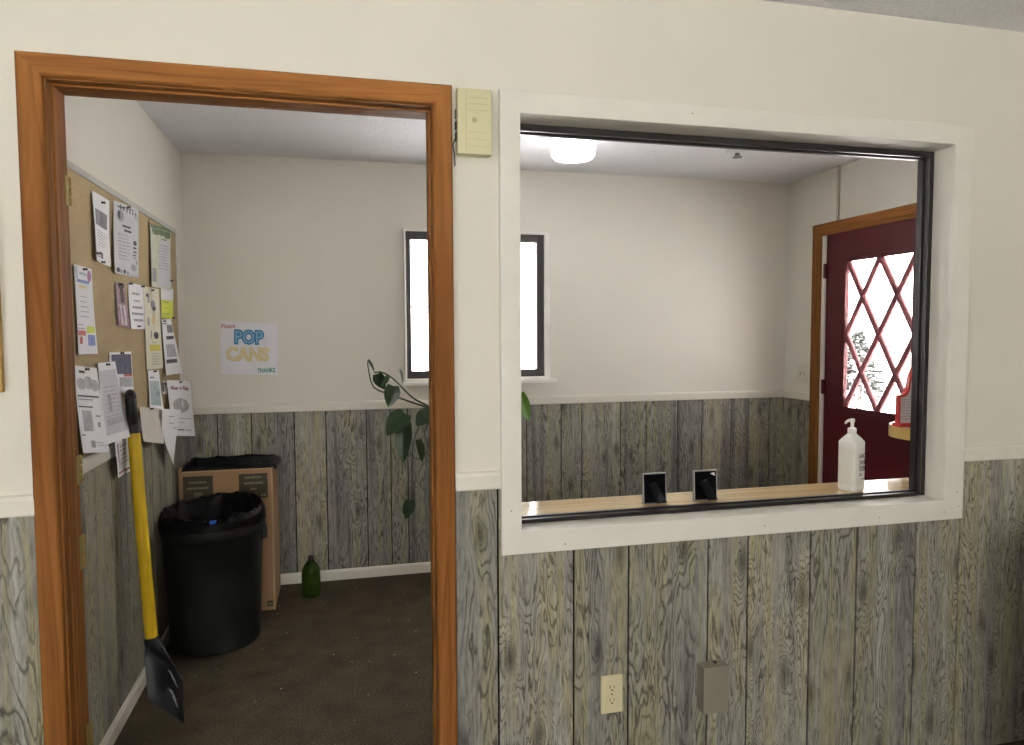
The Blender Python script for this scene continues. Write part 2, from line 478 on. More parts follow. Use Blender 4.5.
# baseboards
def base_poly(x, d): return [(x, 0), (x + d * .013, 0), (x + d * .013, .048), (x + d * .009, .058), (x, .061)]
bm = B(); ring_loft(bm, [[(x0, p[0], p[1]) for p in base_poly(YB - .008, -1)] for x0 in (XL + .008, XR - .008)])
bmesh.ops.recalc_face_normals(bm, faces=bm.faces[:]); struct(obj('baseboard_back', bm, 'trimb'))
bm = B(); ring_loft(bm, [[(p[0], y0, p[1]) for p in base_poly(XL + .008, 1)] for y0 in (YF, YB - .021)])
bmesh.ops.recalc_face_normals(bm, faces=bm.faces[:]); struct(obj('baseboard_left', bm, 'trimb'))

# floor, ceilings
b = B(); box(b, FX0 - .1, XR + .12, FY0 - .1, YB + .12, -.1, 0); struct(obj('floor', b, 'carpet'))
b = B(); box(b, FX0 - .1, XR + .12, FY0 - .1, YB + .12, CE, CE + .1); struct(obj('ceiling', b, 'ceiling'))
b = B(); box(b, FX0 - 1.0, XR + .95, FY0 - .9, YB + .95, CE + .1, CE + .22); struct(obj('shade_roof', b, 'trimb'))  # unseen overhang added to keep sky and direct sun off the windows
# front room remaining walls (window openings in the rear and left ones)
RWX0, RWX1, RWZ0, RWZ1 = -1.3, 0.8, 1.0, 2.1
b = B()
box(b, FX0 - .1, RWX0, FY0 - .1, FY0, 0, CE); box(b, RWX1, FX1 + .1, FY0 - .1, FY0, 0, CE)
box(b, RWX0, RWX1, FY0 - .1, FY0, 0, RWZ0); box(b, RWX0, RWX1, FY0 - .1, FY0, RWZ1, CE)
struct(obj('wall_rear', b, 'wall'))
LWY0, LWY1, LWZ0, LWZ1 = -3.3, -2.4, 1.05, 2.1
b = B()
box(b, FX0 - .1, FX0, FY0, LWY0, 0, CE); box(b, FX0 - .1, FX0, LWY1, YF, 0, CE)
box(b, FX0 - .1, FX0, LWY0, LWY1, 0, LWZ0); box(b, FX0 - .1, FX0, LWY0, LWY1, LWZ1, CE)
struct(obj('wall_front_left', b, 'wall'))
b = B(); box(b, FX1, FX1 + .1, FY0, 0, 0, CE); struct(obj('wall_front_right', b, 'wall'))
planks('wall_front_right_panelling', 'Y', FX1, -1, [FY0, -4.0, -3.5, -3.1, -2.7, -2.3, -1.9, -1.5, -1.2, -.9, -.6, -.3, -.008], [(FY0, -.008, 0, RZ0)])

# ------------------------------------------------------------------ doorway trim (stained)
def sweep_casing(bm, xl, xr, zt, prof, zb, mats=(0, 1)):
    """mitred three sided casing; prof = [(inset from outer edge, projection toward -Y)]"""
    def ring(fx, fz): return [(fx(d), -y, fz(d)) for d, y in prof]
    r0 = ring(lambda d: xl + d, lambda d: zb); r1 = ring(lambda d: xl + d, lambda d: zt - d)
    r2 = ring(lambda d: xr - d, lambda d: zt - d); r3 = ring(lambda d: xr - d, lambda d: zb)
    ring_loft(bm, [r0, r1], True, False, mats[0]); ring_loft(bm, [r1, r2], False, False, mats[1]); ring_loft(bm, [r2, r3], False, True, mats[0])
    bmesh.ops.recalc_face_normals(bm, faces=bm.faces[:])
bm = B()
prof = [(0, 0), (0, .014), (.003, .0175), (.046, .0165), (.0505, .0145), (.053, .011), (.054, 0)]
sweep_casing(bm, -.7205, .3115, 2.1120, prof, 0)
struct(obj('trim_7', bm, ['woodz', 'woodx']))
# jamb with stop
bm = B()
JX0, JX1, JZ = -.663, .2575, 2.056
box(bm, DXL, JX0, -.001, YF + .002, 0, JZ); box(bm, JX1, DXR, -.001, YF + .002, 0, JZ); box(bm, DXL, DXR, -.001, YF + .002, JZ, DZ, 1)
o = struct(obj('trim_8', bm, ['woodz', 'woodx']))
bm = B()
box(bm, JX0, JX0 + .005, .03, .070, 0, JZ - .005); box(bm, JX1 - .005, JX1, .03, .070, 0, JZ - .005); box(bm, JX0, JX1, .03, .070, JZ - .005, JZ, 1)
obj('door_stop', bm, ['woodz', 'woodx'], o, bev=.002)
# back side casing of the doorway
bm = B(); sweep_casing(bm, -.7205, .3115, 2.1120, prof, 0); xform(bm, Matrix.Translation((0, YF, 0)) @ Matrix.Diagonal((1, -1, 1, 1)))
bmesh.ops.recalc_face_normals(bm, faces=bm.faces[:]); struct(obj('trim_9', bm, ['woodz', 'woodx']))

# hinge leaves left on the jamb
def hinge(z, label, h=.085):
    t = thing('brass_hinge', label, 'hinge', (JX0 + .002, YF - .02, z), 'brass hinges left on the door jamb')
    x = JX0
    bm = B(); box(bm, x, x + .0025, YF - .020, YF + .001, z - h / 2, z + h / 2)
    obj('leaf_plate', bm, 'brass', t, bev=.0008, seg=1)
    for k in (-1, 0, 1):
        bm = B(); lathe(bm, [(.0035, -h / 2 * .3), (.004, -h / 2 * .28), (.004, h / 2 * .28), (.0035, h / 2 * .3)], (x + .0035, YF + .005, z + k * h * .335), 12)
        obj('knuckle', bm, 'brass', t, smooth=True)
    bm = B()
    for dz in (-.026, 0, .026): lathe(bm, [(.0038, 0), (.0038, .0008), (.002, .001)], (0, 0, 0), 10); xform(bm, Matrix.Translation((x + .0025, YF - .010, z + dz)) @ Matrix.Rotation(PI / 2, 4, 'Y'), bm.verts[-30:])
    obj('screw', bm, 'brass', t)
hinge(1.815, 'brass hinge at the top of the stained door jamb beside the corkboard', .075)
hinge(1.095, 'brass hinge on the door jamb level with the cream chair rail', .075)
hinge(.878, 'dull brass hinge midway down the panelled part of the door jamb', .09)
hinge(.37, 'lowest brass hinge on the door jamb near the baseboard', .085)

# ------------------------------------------------------------------ service window
def flat_frame(bm, x0, x1, z0, z1, w, y0, y1):
    O = [(x0, z0), (x1, z0), (x1, z1), (x0, z1)]; I = [(x0 + w[0], z0 + w[1]), (x1 - w[2], z0 + w[1]), (x1 - w[2], z1 - w[3]), (x0 + w[0], z1 - w[3])]
    R = [[bm.verts.new(p) for p in ((o[0], y0, o[1]), (i[0], y0, i[1]), (i[0], y1, i[1]), (o[0], y1, o[1]))] for o, i in zip(O, I)]
    for k in range(4):
        a, c = R[k], R[(k + 1) % 4]
        for j in range(4): bm.faces.new((a[j], a[(j + 1) % 4], c[(j + 1) % 4], c[j]))
    bmesh.ops.recalc_face_normals(bm, faces=bm.faces[:])
bm = B(); flat_frame(bm, .442, 2.0315, .8175, 2.1125, (.0585, .0655, .073, .0615), -.017, 0)
o = obj('trim_10', bm, ['casing', 'nail'], bev=.0022, seg=2)
struct(o)
bm = B()
for (x, z) in ((.470, .945), (2.005, .91), (2.015, .86), (1.955, .845), (1.02, 2.085), (.63, .838), (1.28, .845), (1.7, .843)):
    lathe(bm, [(.0022, 0), (.0022, .0006)], (0, 0, 0), 8); xform(bm, Matrix.Translation((x, -.0171, z)) @ Matrix.Rotation(PI / 2, 4, 'X'), bm.verts[-16:])
obj('nail_head', bm, 'nail', o)
# painted reveal lining
bm = B()
box(bm, WX0 - .002, WX0 + .001, -.001, YF + .001, WZ0, WZ1); box(bm, WX1 - .001, WX1 + .002, -.001, YF + .001, WZ0, WZ1); box(bm, WX0 - .002, WX1 + .002, -.001, YF + .001, WZ1 - .001, WZ1 + .002); box(bm, WX0 - .002, WX1 + .002, -.001, YF + .002, WZ0 - .002, WZ0 + .001)
struct(obj('trim_11', bm, 'casing'))
# black aluminium track frame
bm = B(); flat_frame(bm, WX0 + .0015, WX1 - .0015, WZ0 + .0015, WZ1 - .0015, (.022, .012, .018, .020), .082, .092)
wf = struct(obj('window_2', bm, 'alu', bev=.0012, seg=1))
bm = B(); flat_frame(bm, WX0 + .0015, WX1 - .0015, WZ0 + .0015, WZ1 - .0015, (.016, .010, .012, .014), .092, .112)
obj('track', bm, 'alu', wf)
bm = B(); flat_frame(bm, WX0 + .0015, WX1 - .0015, WZ0 + .0015, WZ1 - .0015, (.026, .014, .017, .022), .112, .120)
obj('track', bm, 'alu', wf, bev=.001, seg=1)
bm = B(); flat_frame(bm, WX0 + .0015, WX1 - .0015, WZ0 + .0015, WZ1 - .0015, (.020, .010, .012, .018), .120, .141)
obj('back_flange', bm, 'alu', wf)

# counter ledge
CT = .884
t = thing('service_ledge', 'narrow glossy maple counter ledge behind the service opening', 'counter', (1.2, YF, CT))
bm = B(); box(bm, .36, 2.12, .142, .318, CT - .03, CT)
obj('ledge_top', bm, 'counter', t, bev=.004, seg=3)
bm = B(); box(bm, .38, 2.10, .1195, .142, CT - .075, CT - .03)
obj('cleat', bm, 'trimb', t)
for x in (.55, 1.24, 1.93):
    bm = B(); prism(bm, [(.142, CT - .03), (.29, CT - .03), (.142, CT - .2)], 'X', x - .012, x + .012)
    obj('bracket', bm, 'trimb', t)

# two easel-back picture frames seen from behind
def photo_frame(x, y, w, h, tilt, label, tag_sticker):
    t = thing('picture_frame', label, 'picture frame', (x, y, CT), 'small picture frames on the service ledge')
    mt = Matrix.Translation((x, y, CT)) @ Matrix.Rotation(tilt, 4, 'X')
    bm = B()
    for a in ((-w / 2, -w / 2 + .004, 0, h), (w / 2 - .004, w / 2, 0, h), (-w / 2, w / 2, 0, .004), (-w / 2, w / 2, h - .004, h)):
        box(bm, a[0], a[1], -.006, .006, a[2], a[3])
    xform(bm, mt); obj('frame_rim', bm, 'silver', t, bev=.0012, seg=2)
    bm = B(); box(bm, -w / 2 + .0035, w / 2 - .0035, -.0055, .003, .0035, h - .0035); xform(bm, mt)
    obj('back_board', bm, 'velvet', t)
    bm = B()
    p = [(-.022, h * .62), (.004, h * .70), (.034, .004), (-.002, .004)]
    ring_loft(bm, [[(q[0], -.0055 - (h * .7 - q[1]) * .26, q[1]) for q in p], [(q[0], -.0075 - (h * .7 - q[1]) * .26, q[1]) for q in p]])
    bmesh.ops.recalc_face_normals(bm, faces=bm.faces[:])
    xform(bm, mt); 
    for v in bm.verts: v.co.z = max(v.co.z, CT + .0005)
    obj('easel_leg', bm, 'flap', t)
    for q in ((-.018, h * .60), (-.002, h * .66)):
        bm = B(); lathe(bm, [(.0022, 0), (.0022, .001), (.001, .0016)], (0, 0, 0), 10)
        xform(bm, mt @ Matrix.Translation((q[0], -.0052, q[1])) @ Matrix.Rotation(PI / 2, 4, 'X')); obj('rivet', bm, 'silver', t)
    if tag_sticker:
        bm = B(); prism(bm, [(.018, h - .012), (.032, h - .008), (.036, h - .020), (.030, h - .018)], 'Y', -.0062, -.0052); xform(bm, mt)
        obj('sticker', bm, 'whitepl', t)
photo_frame(1.006, .190, .084, .101, -.06, 'small black-backed picture frame with plain back, farther from the pump bottle', False)
photo_frame(1.190, .190, .086, .101, -.06, 'small black-backed picture frame with a pale torn sticker, nearer the pump bottle', True)

# hand sanitiser
SX, SY = 1.769, .20
t = thing('pump_bottle', 'white pump bottle of hand sanitiser standing on the service ledge', 'bottle', (SX, SY, CT))
def rr(hx, hy, r, z, n=6):
    out = []
    for (sx, sy_, a0) in ((1, 1, 0), (-1, 1, 90), (-1, -1, 180), (1, -1, 270)):
        for k in range(n + 1):
            a = math.radians(a0 + 90 * k / n)
            out.append((sx * (hx - r) + r * math.cos(a), sy_ * (hy - r) + r * math.sin(a), z))
    return out
def bottle_xf(bm): xform(bm, Matrix.Translation((SX, SY, CT)) @ Matrix.Diagonal((.84, .84, .955, 1)) @ Matrix.Rotation(.30, 4, 'Z'))
bm = B()
rings = [rr(.036, .036, .012, 0), rr(.039, .039, .014, .004), rr(.040, .040, .014, .02), rr(.040, .040, .014, .165), rr(.041, .041, .015, .178), rr(.040, .040, .018, .184), rr(.030, .030, .020, .198), rr(.020, .020, .0195, .208), rr(.016, .016, .0155, .212)]
ring_loft(bm, rings); bottle_xf(bm); obj('bottle_body', bm, 'whitepl', t, smooth=True)
bm = B(); ring_loft(bm, [rr(.0405, .0405, .0145, z) for z in (.022, .160)], False, False); bottle_xf(bm)
obj('label_sleeve', bm, 'labelpl', t, smooth=True)
ux, uy = (1, 0, 0), (0, 0, 1)
for (w_, sz_, x_, z_, q_) in (('HAND', .026, .010, .130, .62), ('SANI', .026, .010, .107, .72), ('TIZER', .026, .010, .084, .60), ('8.1', .018, .004, .062, .8)):
    bm = B(); text_bm(bm, w_, sz_, (x_, -.0412, z_), ux, uy, squeeze=q_); bottle_xf(bm); obj('label_lettering', bm, 'inkd', t)
bm = B(); box(bm, .008, .026, -.0415, -.0408, .044, .047); bottle_xf(bm); obj('label_lettering', bm, 'inkd', t)
bm = B(); lathe(bm, [(.0165, .208), (.0175, .211), (.0175, .228), (.015, .232), (.007, .233), (.0065, .252), (.010, .253), (.0105, .262), (.008, .266)], (0, 0, 0), 28); bottle_xf(bm)
obj('pump_collar', bm, 'whitepl', t, smooth=True)
bm = B(); tube(bm, smooth_path([(SX + .004, SY, CT + .250), (SX - .016, SY - .004, CT + .249), (SX - .028, SY - .007, CT + .246), (SX - .036, SY - .009, CT + .239)], 5), .0055, 10, r1=.0038)
obj('pump_spout', bm, 'whitepl', t, smooth=True)

# ------------------------------------------------------------------ back window
bm = B()
flat_frame(bm, .386, 1.285, 1.155, 2.060, (.014, .020, .036, .014), YB - .022, YB)
w1 = struct(obj('window_1', bm, 'casew', bev=.002, seg=1))
bm = B(); flat_frame(bm, .400, 1.249, 1.175, 2.046, (.030, .046, .046, .048), YB - .004, YB + .035)
obj('sash_frame', bm, 'sash', w1, bev=.003, seg=2)
bm = B(); box(bm, .43, 1.21, YB + .012, YB + .026, 1.60, 1.606)
obj('meeting_bar', bm, 'sash', w1)
bm = B(); box(bm, .425, 1.21, YB + .018, YB + .022, 1.215, 2.005)
obj('pane', bm, 'glass', w1)
bm = B(); box(bm, .372, 1.322, YB - .05, YB + .002, 1.138, 1.156)
obj('sill', bm, 'casew', w1, bev=.004, seg=2)

# ------------------------------------------------------------------ red door on the right wall
DX = XR + .012
bm = B()
PY0, PY1, PZ0, PZ1 = 1.205, 1.735, .985, 1.868
box(bm, DX, DX + .024, RDY0 + .004, PY0, .01, RDZ - .010); box(bm, DX, DX + .024, PY1, RDY1 - .009, .01, RDZ - .010)
box(bm, DX, DX + .024, PY0, PY1, .01, PZ0); box(bm, DX, DX + .024, PY0, PY1, PZ1, RDZ - .010)
d1 = struct(obj('door_1', bm, 'maroon'))
bm = B(); flat_frame(bm, PY0 - .02, PY1 + .02, PZ0 - .02, PZ1 + .02, (.028,) * 4, 0, .012)
xform(bm, Matrix(((0, -1, 0, DX + .002), (1, 0, 0, 0), (0, 0, 1, 0), (0, 0, 0, 1)))); bmesh.ops.recalc_face_normals(bm, faces=bm.faces[:])
obj('glazing_frame', bm, 'maroon', d1, bev=.002, seg=1)
bm = B(); box(bm, DX + .0135, DX + .0175, PY0 - .005, PY1 + .005, PZ0 - .005, PZ1 + .005); obj('pane', bm, 'glass', d1)
def uvp(u, v): return V((DX + .012, PY1 - (PY1 - PY0) * u / 2, PZ0 + (PZ1 - PZ0) * v))
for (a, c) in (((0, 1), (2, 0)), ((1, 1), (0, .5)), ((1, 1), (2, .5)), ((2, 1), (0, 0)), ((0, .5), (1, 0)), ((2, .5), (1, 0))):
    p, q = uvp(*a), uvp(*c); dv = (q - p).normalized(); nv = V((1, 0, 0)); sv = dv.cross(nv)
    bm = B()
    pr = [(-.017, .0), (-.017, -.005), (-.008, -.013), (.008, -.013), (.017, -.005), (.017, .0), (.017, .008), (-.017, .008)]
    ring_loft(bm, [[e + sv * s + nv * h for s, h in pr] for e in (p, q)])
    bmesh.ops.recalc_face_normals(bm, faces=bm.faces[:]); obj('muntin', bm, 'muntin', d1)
for z in (1.82, 1.10, .25):
    bm = B(); box(bm, XR - .006, XR + .014, RDY1 - .020, RDY1 - .002, z - .045, z + .045); obj('hinge', bm, 'maroon', d1, bev=.003)
bm = B(); lathe(bm, [(.028, 0), (.028, .006), (.012, .01), (.012, .035), (.026, .042), (.028, .06), (.018, .07)], (0, 0, 0), 24)
xform(bm, Matrix.Translation((DX, RDY0 + .07, .95)) @ Matrix.Rotation(-PI / 2, 4, 'Y')); obj('door_knob', bm, 'brass', d1, smooth=True)
# weatherstrip and jamb
bm = B(); box(bm, XR, XR + .1, RDY1 - .0075, RDY1, 0, RDZ); box(bm, XR, XR + .1, RDY0, RDY0 + .003, 0, RDZ); box(bm, XR, XR + .1, RDY0, RDY1, RDZ - .0085, RDZ)
struct(obj('trim_12', bm, 'weather'))
bm = B()
def casing_right(bm):
    w, y0, y1, zt = .074, RDY0 - .085, 2.012, 2.113
    pr = [(0, 0), (0, .016), (.004, .018), (.05, .015), (w - .004, .010), (w, .008), (w, 0)]
    r0 = [(XR - p, y1 - d, 0) for d, p in pr]; r1 = [(XR - p, y1 - d, zt - d) for d, p in pr]
    r2 = [(XR - p, y0 + d, zt - d) for d, p in pr]; r3 = [(XR - p, y0 + d, 0) for d, p in pr]
    ring_loft(bm, [r0, r1], True, False, 0); ring_loft(bm, [r1, r2], False, False, 1); ring_loft(bm, [r2, r3], False, True, 0)
    bmesh.ops.recalc_face_normals(bm, faces=bm.faces[:])
casing_right(bm); struct(obj('trim_13', bm, ['woodz', 'woody']))
# threshold
bm = B(); box(bm, XR, XR + .12, RDY0, RDY1, 0, .012); struct(obj('trim_14', bm, 'alu'))

# switch plate and raceway on the right wall
t = thing('switch_plate', 'ivory double switch plate on the wall beside the maroon door', 'light switch', (XR, 2.098, 1.17))
bm = B(); box(bm, XR - .006, XR, 2.043, 2.155, 1.113, 1.228); obj('plate', bm, 'platep', t, bev=.002)
for y in (2.077, 2.121):
    bm = B(); box(bm, XR - .016, XR - .005, y - .004, y + .004, 1.158, 1.184); obj('toggle', bm, 'platep', t, bev=.001)
bm = B(); box(bm, XR - .012, XR, 1.787, 1.803, 2.113, CE)
tag(obj('cable_raceway', bm, 'racew', bev=.002), 'thin vertical cable raceway between ceiling and maroon door casing', 'cable cover')

# ------------------------------------------------------------------ ceiling fixtures
t = thing('ceiling_light', 'round white lit drum light on the back room ceiling', 'ceiling light', (1.185, 1.55, CE))
bm = B(); lathe(bm, [(.118, 0), (.118, -.012), (.10, -.014)], (1.185, 1.55, CE), 48); bmesh.ops.recalc_face_normals(bm, faces=bm.faces[:]); obj('light_base', bm, 'lampbase', t, smooth=True)
bm = B(); lathe(bm, [(.113, -.014), (.114, -.07), (.110, -.092), (.098, -.106), (.07, -.113), (.03, -.116), (.004, -.117)], (1.185, 1.55, CE), 48); bmesh.ops.recalc_face_normals(bm, faces=bm.faces[:])
obj('diffuser', bm, 'lamp', t, smooth=True)
t = thing('sprinkler_head', 'small dark fitting with pale collar on the back room ceiling', 'sprinkler', (2.15, 1.60, CE))
bm = B(); lathe(bm, [(.062, 0), (.060, -.004), (.03, -.012), (.014, -.015)], (2.15, 1.60, CE), 28); bmesh.ops.recalc_face_normals(bm, faces=bm.faces[:]); obj('collar', bm, 'lampbase', t, smooth=True)
bm = B(); lathe(bm, [(.013, -.012), (.013, -.024), (.005, -.026), (.005, -.034), (.026, -.035), (.026, -.038)], (2.15, 1.60, CE), 16); bmesh.ops.recalc_face_normals(bm, faces=bm.faces[:])
for s in (-1, 1): tube(bm, smooth_path([(2.15 + s * .010, 1.6, CE - .02), (2.15 + s * .015, 1.6, CE - .028), (2.15 + s * .004, 1.6, CE - .035)], 4), .002, 6)
obj('deflector', bm, 'greybox', t)

# ------------------------------------------------------------------ near wall fittings
t = thing('door_chime', 'almond plastic chime box high on the wall beside the doorway', 'door chime', (.373, -.001, 2.02))
CX0, CX1, CZ0, CZ1, CD = .3215, .4135, 1.926, 2.097, .044
bm = B(); box(bm, CX0 + .002, CX1 - .002, -CD * .55, 0, CZ0 + .002, CZ1 - .002); obj('back_box', bm, 'almond', t, bev=.002)
bm = B(); box(bm, CX0, CX1, -CD, -CD * .55, CZ0, CZ1); obj('cover', bm, 'almond', t, bev=.003)
bm = B()
for (a, c) in ((.26, .262), (.36, .362), (.46, .462)): pass
yb = -CD
box(bm, CX0 + .022, CX0 + .0232, yb - .0006, yb + .001, CZ0 + .008, CZ1 - .008)
for f in (.86, .77, .67, .33, .23, .12): box(bm, CX0 + .028, CX1 - .010, yb - .0006, yb + .001, CZ0 + (CZ1 - CZ0) * f, CZ0 + (CZ1 - CZ0) * f + .001)
obj('cover_groove', bm, 'almondd', t)
bm = B(); lathe(bm, [(.007, 0), (.007, .0012), (.0055, .0018), (.0055, .0008)], (0, 0, 0), 20); xform(bm, Matrix.Translation((.368, yb, 2.016)) @ Matrix.Rotation(PI / 2, 4, 'X')); obj('emblem', bm, 'almondd', t)
for z, h in ((2.035, .022), (2.005, .020), (1.975, .022)):
    bm = B(); box(bm, CX0 - .003, CX0 + .003, -.028, -.012, z - h / 2, z + h / 2); obj('terminal', bm, 'plug', t, bev=.001)
bm = B(); tube(bm, smooth_path([(CX0 - .002, -.02, 1.97), (CX0 - .008, -.014, 1.955), (CX0 - .004, -.010, 1.93), (CX0 - .002, -.006, 1.90)], 5), .0018, 6); obj('wire', bm, 'plug', t)

t = thing('wall_outlet', 'ivory duplex outlet on the panelling below the service window', 'outlet', (.782, -.008, .364))
OX0, OX1, OZ0, OZ1 = .7430, .8105, .3145, .4280
bm = B(); box(bm, OX0, OX1, -.0145, -.008, OZ0, OZ1); obj('plate', bm, 'ivory', t, bev=.0025)
oc = (OX0 + OX1) / 2; oz = (OZ0 + OZ1) / 2
for s in (-1, 1):
    bm = B(); zc = oz + s * .0195
    pts = [(.017 * math.cos(a), .0145 * math.sin(a)) for a in [2 * PI * k / 24 for k in range(24)]]
    prism(bm, [(oc + x, zc + max(-.0125, min(.0125, z * 1.1))) for x, z in pts], 'Y', -.0158, -.014)
    so = obj('socket', bm, 'ivory', t)
    bm = B(); box(bm, oc - .0075, oc - .0055, -.0162, -.0156, zc - .001, zc + .008); box(bm, oc + .0055, oc + .0072, -.0162, -.0156, zc, zc + .0075)
    lathe(bm, [(.0026, 0), (.0026, .0006)], (0, 0, 0), 10); xform(bm, Matrix.Translation((oc, -.0156, zc - .0065)) @ Matrix.Rotation(PI / 2, 4, 'X'), bm.verts[-20:])
    obj('socket_slot', bm, 'slot', so)
bm = B(); lathe(bm, [(.003, 0), (.003, .0008), (.001, .0012)], (0, 0, 0), 12); xform(bm, Matrix.Translation((oc, -.0145, oz)) @ Matrix.Rotation(PI / 2, 4, 'X')); obj('screw', bm, 'brass', t)

t = thing('junction_box', 'taupe metal box on the panelling right beside the ivory outlet', 'junction box', (1.115, -.008, .34))
t['label'] = 'taupe metal utility box mounted over a panelling groove below the service window'
bm = B(); box(bm, 1.058, 1.139, -.050, -.008, .292, .433); obj('box_body', bm, 'greybox', t, bev=.003)
bm = B(); box(bm, 1.057, 1.140, -.054, -.0495, .291, .434); obj('cover', bm, 'greybox', t, bev=.0015)
bm = B(); box(bm, 1.106, 1.114, -.030, -.018, .433, .4365); obj('knockout', bm, 'slot', t)
bm = B(); lathe(bm, [(.004, 0), (.004, -.006), (.002, -.008)], (1.10, -.03, .292), 10); bmesh.ops.recalc_face_normals(bm, faces=bm.faces[:]); obj('screw', bm, 'silver', t)

t = thing('pine_frame', 'yellow pine framed board hung on the wall left of the doorway', 'frame', (-1.0, 0, 1.5))
bm = B(); flat_frame(bm, -1.20, -.7745, 1.312, 1.86, (.045,) * 4, -.018, -.001); obj('frame_rim', bm, 'pine', t, bev=.003)
bm = B(); box(bm, -1.16, -.815, -.010, -.001, 1.35, 1.82); obj('board', bm, 'cork', t)

# ------------------------------------------------------------------ corkboard
KY0, KY1, KZ0, KZ1 = YF + .012, 2.065, 1.052, 1.965
t = thing('corkboard', 'large cork notice board covering the left wall above the chair rail', 'notice board', (XL, 1.1, KZ0))
t['label'] = 'large tan cork notice board with white top rail, above the chair rail'
bm = B(); box(bm, XL, XL + .012, KY0, KY1, KZ0, KZ1); obj('cork_sheet', bm, 'cork', t)
bm = B(); box(bm, XL, XL + .016, KY0, KY1 + .01, KZ1, KZ1 + .022); obj('top_rail', bm, 'railg', t, bev=.003)
bm = B(); box(bm, XL, XL + .014, KY1 - .001, KY1 + .010, KZ0, KZ1); obj('end_rail', bm, 'trimb', t, bev=.002)

KX = XL + .012
def wallpt(y, z, x): return V((x, y, z))

def paper(name, label, cat, corners, mats, decals=(), curl=.006, pin=True, out=None, group='papers pinned to the corkboard', seed=0, pins=None):
    """corners TL,TR,BR,BL as (y, z) on the wall or (x, y, z). decals (u0,u1,v0,v1,mat index); v down from the top."""
    rs = random.Random(seed)
    c = [V(p) if len(p) == 3 else V((KX + .0025, p[0], p[1])) for p in corners]
    o4 = out or (0, 0, 0, 0)
    c = [p + V((o, 0, 0)) for p, o in zip(c, o4)]
    nrm = V((1, 0, 0))
    ph = rs.uniform(0, 6)
    def Sf(u, v):
        p = (c[0] * (1 - u) + c[1] * u) * (1 - v) + (c[3] * (1 - u) + c[2] * u) * v
        k = curl * (.35 + .65 * v) * (.5 + .5 * math.sin(3.1 * u + 2.2 * v + ph)) + curl * .8 * v * v * abs(u - .5)
        return p + nrm * k
    bm = B(); n, mm = 8, 10
    F = [[bm.verts.new(Sf(i / n, j / mm) + nrm * .0006) for j in range(mm + 1)] for i in range(n + 1)]
    K = [[bm.verts.new(Sf(i / n, j / mm)) for j in range(mm + 1)] for i in range(n + 1)]
    for i in range(n):
        for j in range(mm):
            bm.faces.new((F[i][j], F[i][j + 1], F[i + 1][j + 1], F[i + 1][j])); bm.faces.new((K[i][j], K[i + 1][j], K[i + 1][j + 1], K[i][j + 1]))
    for i in range(n):
        bm.faces.new((F[i][0], F[i + 1][0], K[i + 1][0], K[i][0])); bm.faces.new((F[i][mm], K[i][mm], K[i + 1][mm], F[i + 1][mm]))
    for j in range(mm):
        bm.faces.new((F[0][j], K[0][j], K[0][j + 1], F[0][j + 1])); bm.faces.new((F[n][j], F[n][j + 1], K[n][j + 1], K[n][j]))
    for d in decals:
        u0, u1, v0, v1, mi = d[:5]; lift = d[5] if len(d) > 5 else .0010
        if mi < 0:
            ee = [bm.verts.new(Sf((u0 + u1) / 2 + (u1 - u0) / 2 * math.cos(q), (v0 + v1) / 2 + (v1 - v0) / 2 * math.sin(q)) + nrm * lift) for q in [-2 * PI * k / 14 for k in range(14)]]
            bm.faces.new(ee).material_index = -mi; continue
        a = max(1, int(abs(u1 - u0) * 8)); e = max(1, int(abs(v1 - v0) * 10))
        G = [[bm.verts.new(Sf(u0 + (u1 - u0) * i / a, v0 + (v1 - v0) * j / e) + nrm * lift) for j in range(e + 1)] for i in range(a + 1)]
        for i in range(a):
            for j in range(e):
                bm.faces.new((G[i][j], G[i][j + 1], G[i + 1][j + 1], G[i + 1][j])).material_index = mi
    if pin is None:
        o = obj(name, bm, mats, smooth=True); tag(o, label, cat, group); return o, Sf
    org = Sf(.5, 0)
    t = thing(name, label, cat, org, group)
    obj('sheet', bm, mats, t, smooth=True)
    for (u, v) in (pins or [(.5, .03)]):
        p = Sf(u, v)
        bm = B(); lathe(bm, [(.0045, 0), (.0045, .003), (.003, .005), (.003, .009), (.005, .010), (.005, .0115)], (0, 0, 0), 10)
        xform(bm, Matrix.Translation(p + nrm * .0005) @ Matrix.Rotation(PI / 2, 4, 'Y')); obj('push_pin', bm, 'inkd', t, smooth=True)
    return t, Sf

def lines(u0, u1, v0, v1, n, mi, th=.35, seed=1):
    rs = random.Random(seed); out = []
    for k in range(n):
        v = v0 + (v1 - v0) * k / n; h = (v1 - v0) / n * th
        a = u0 + rs.uniform(0, .12) * (u1 - u0); c_ = u1 - rs.uniform(0, .25) * (u1 - u0)
        x = a
        while x < c_:
            w = rs.uniform(.05, .16); out.append((x, min(x + w, c_), v, v + h, mi)); x += w + .025
    return out
XP = KX + .0025
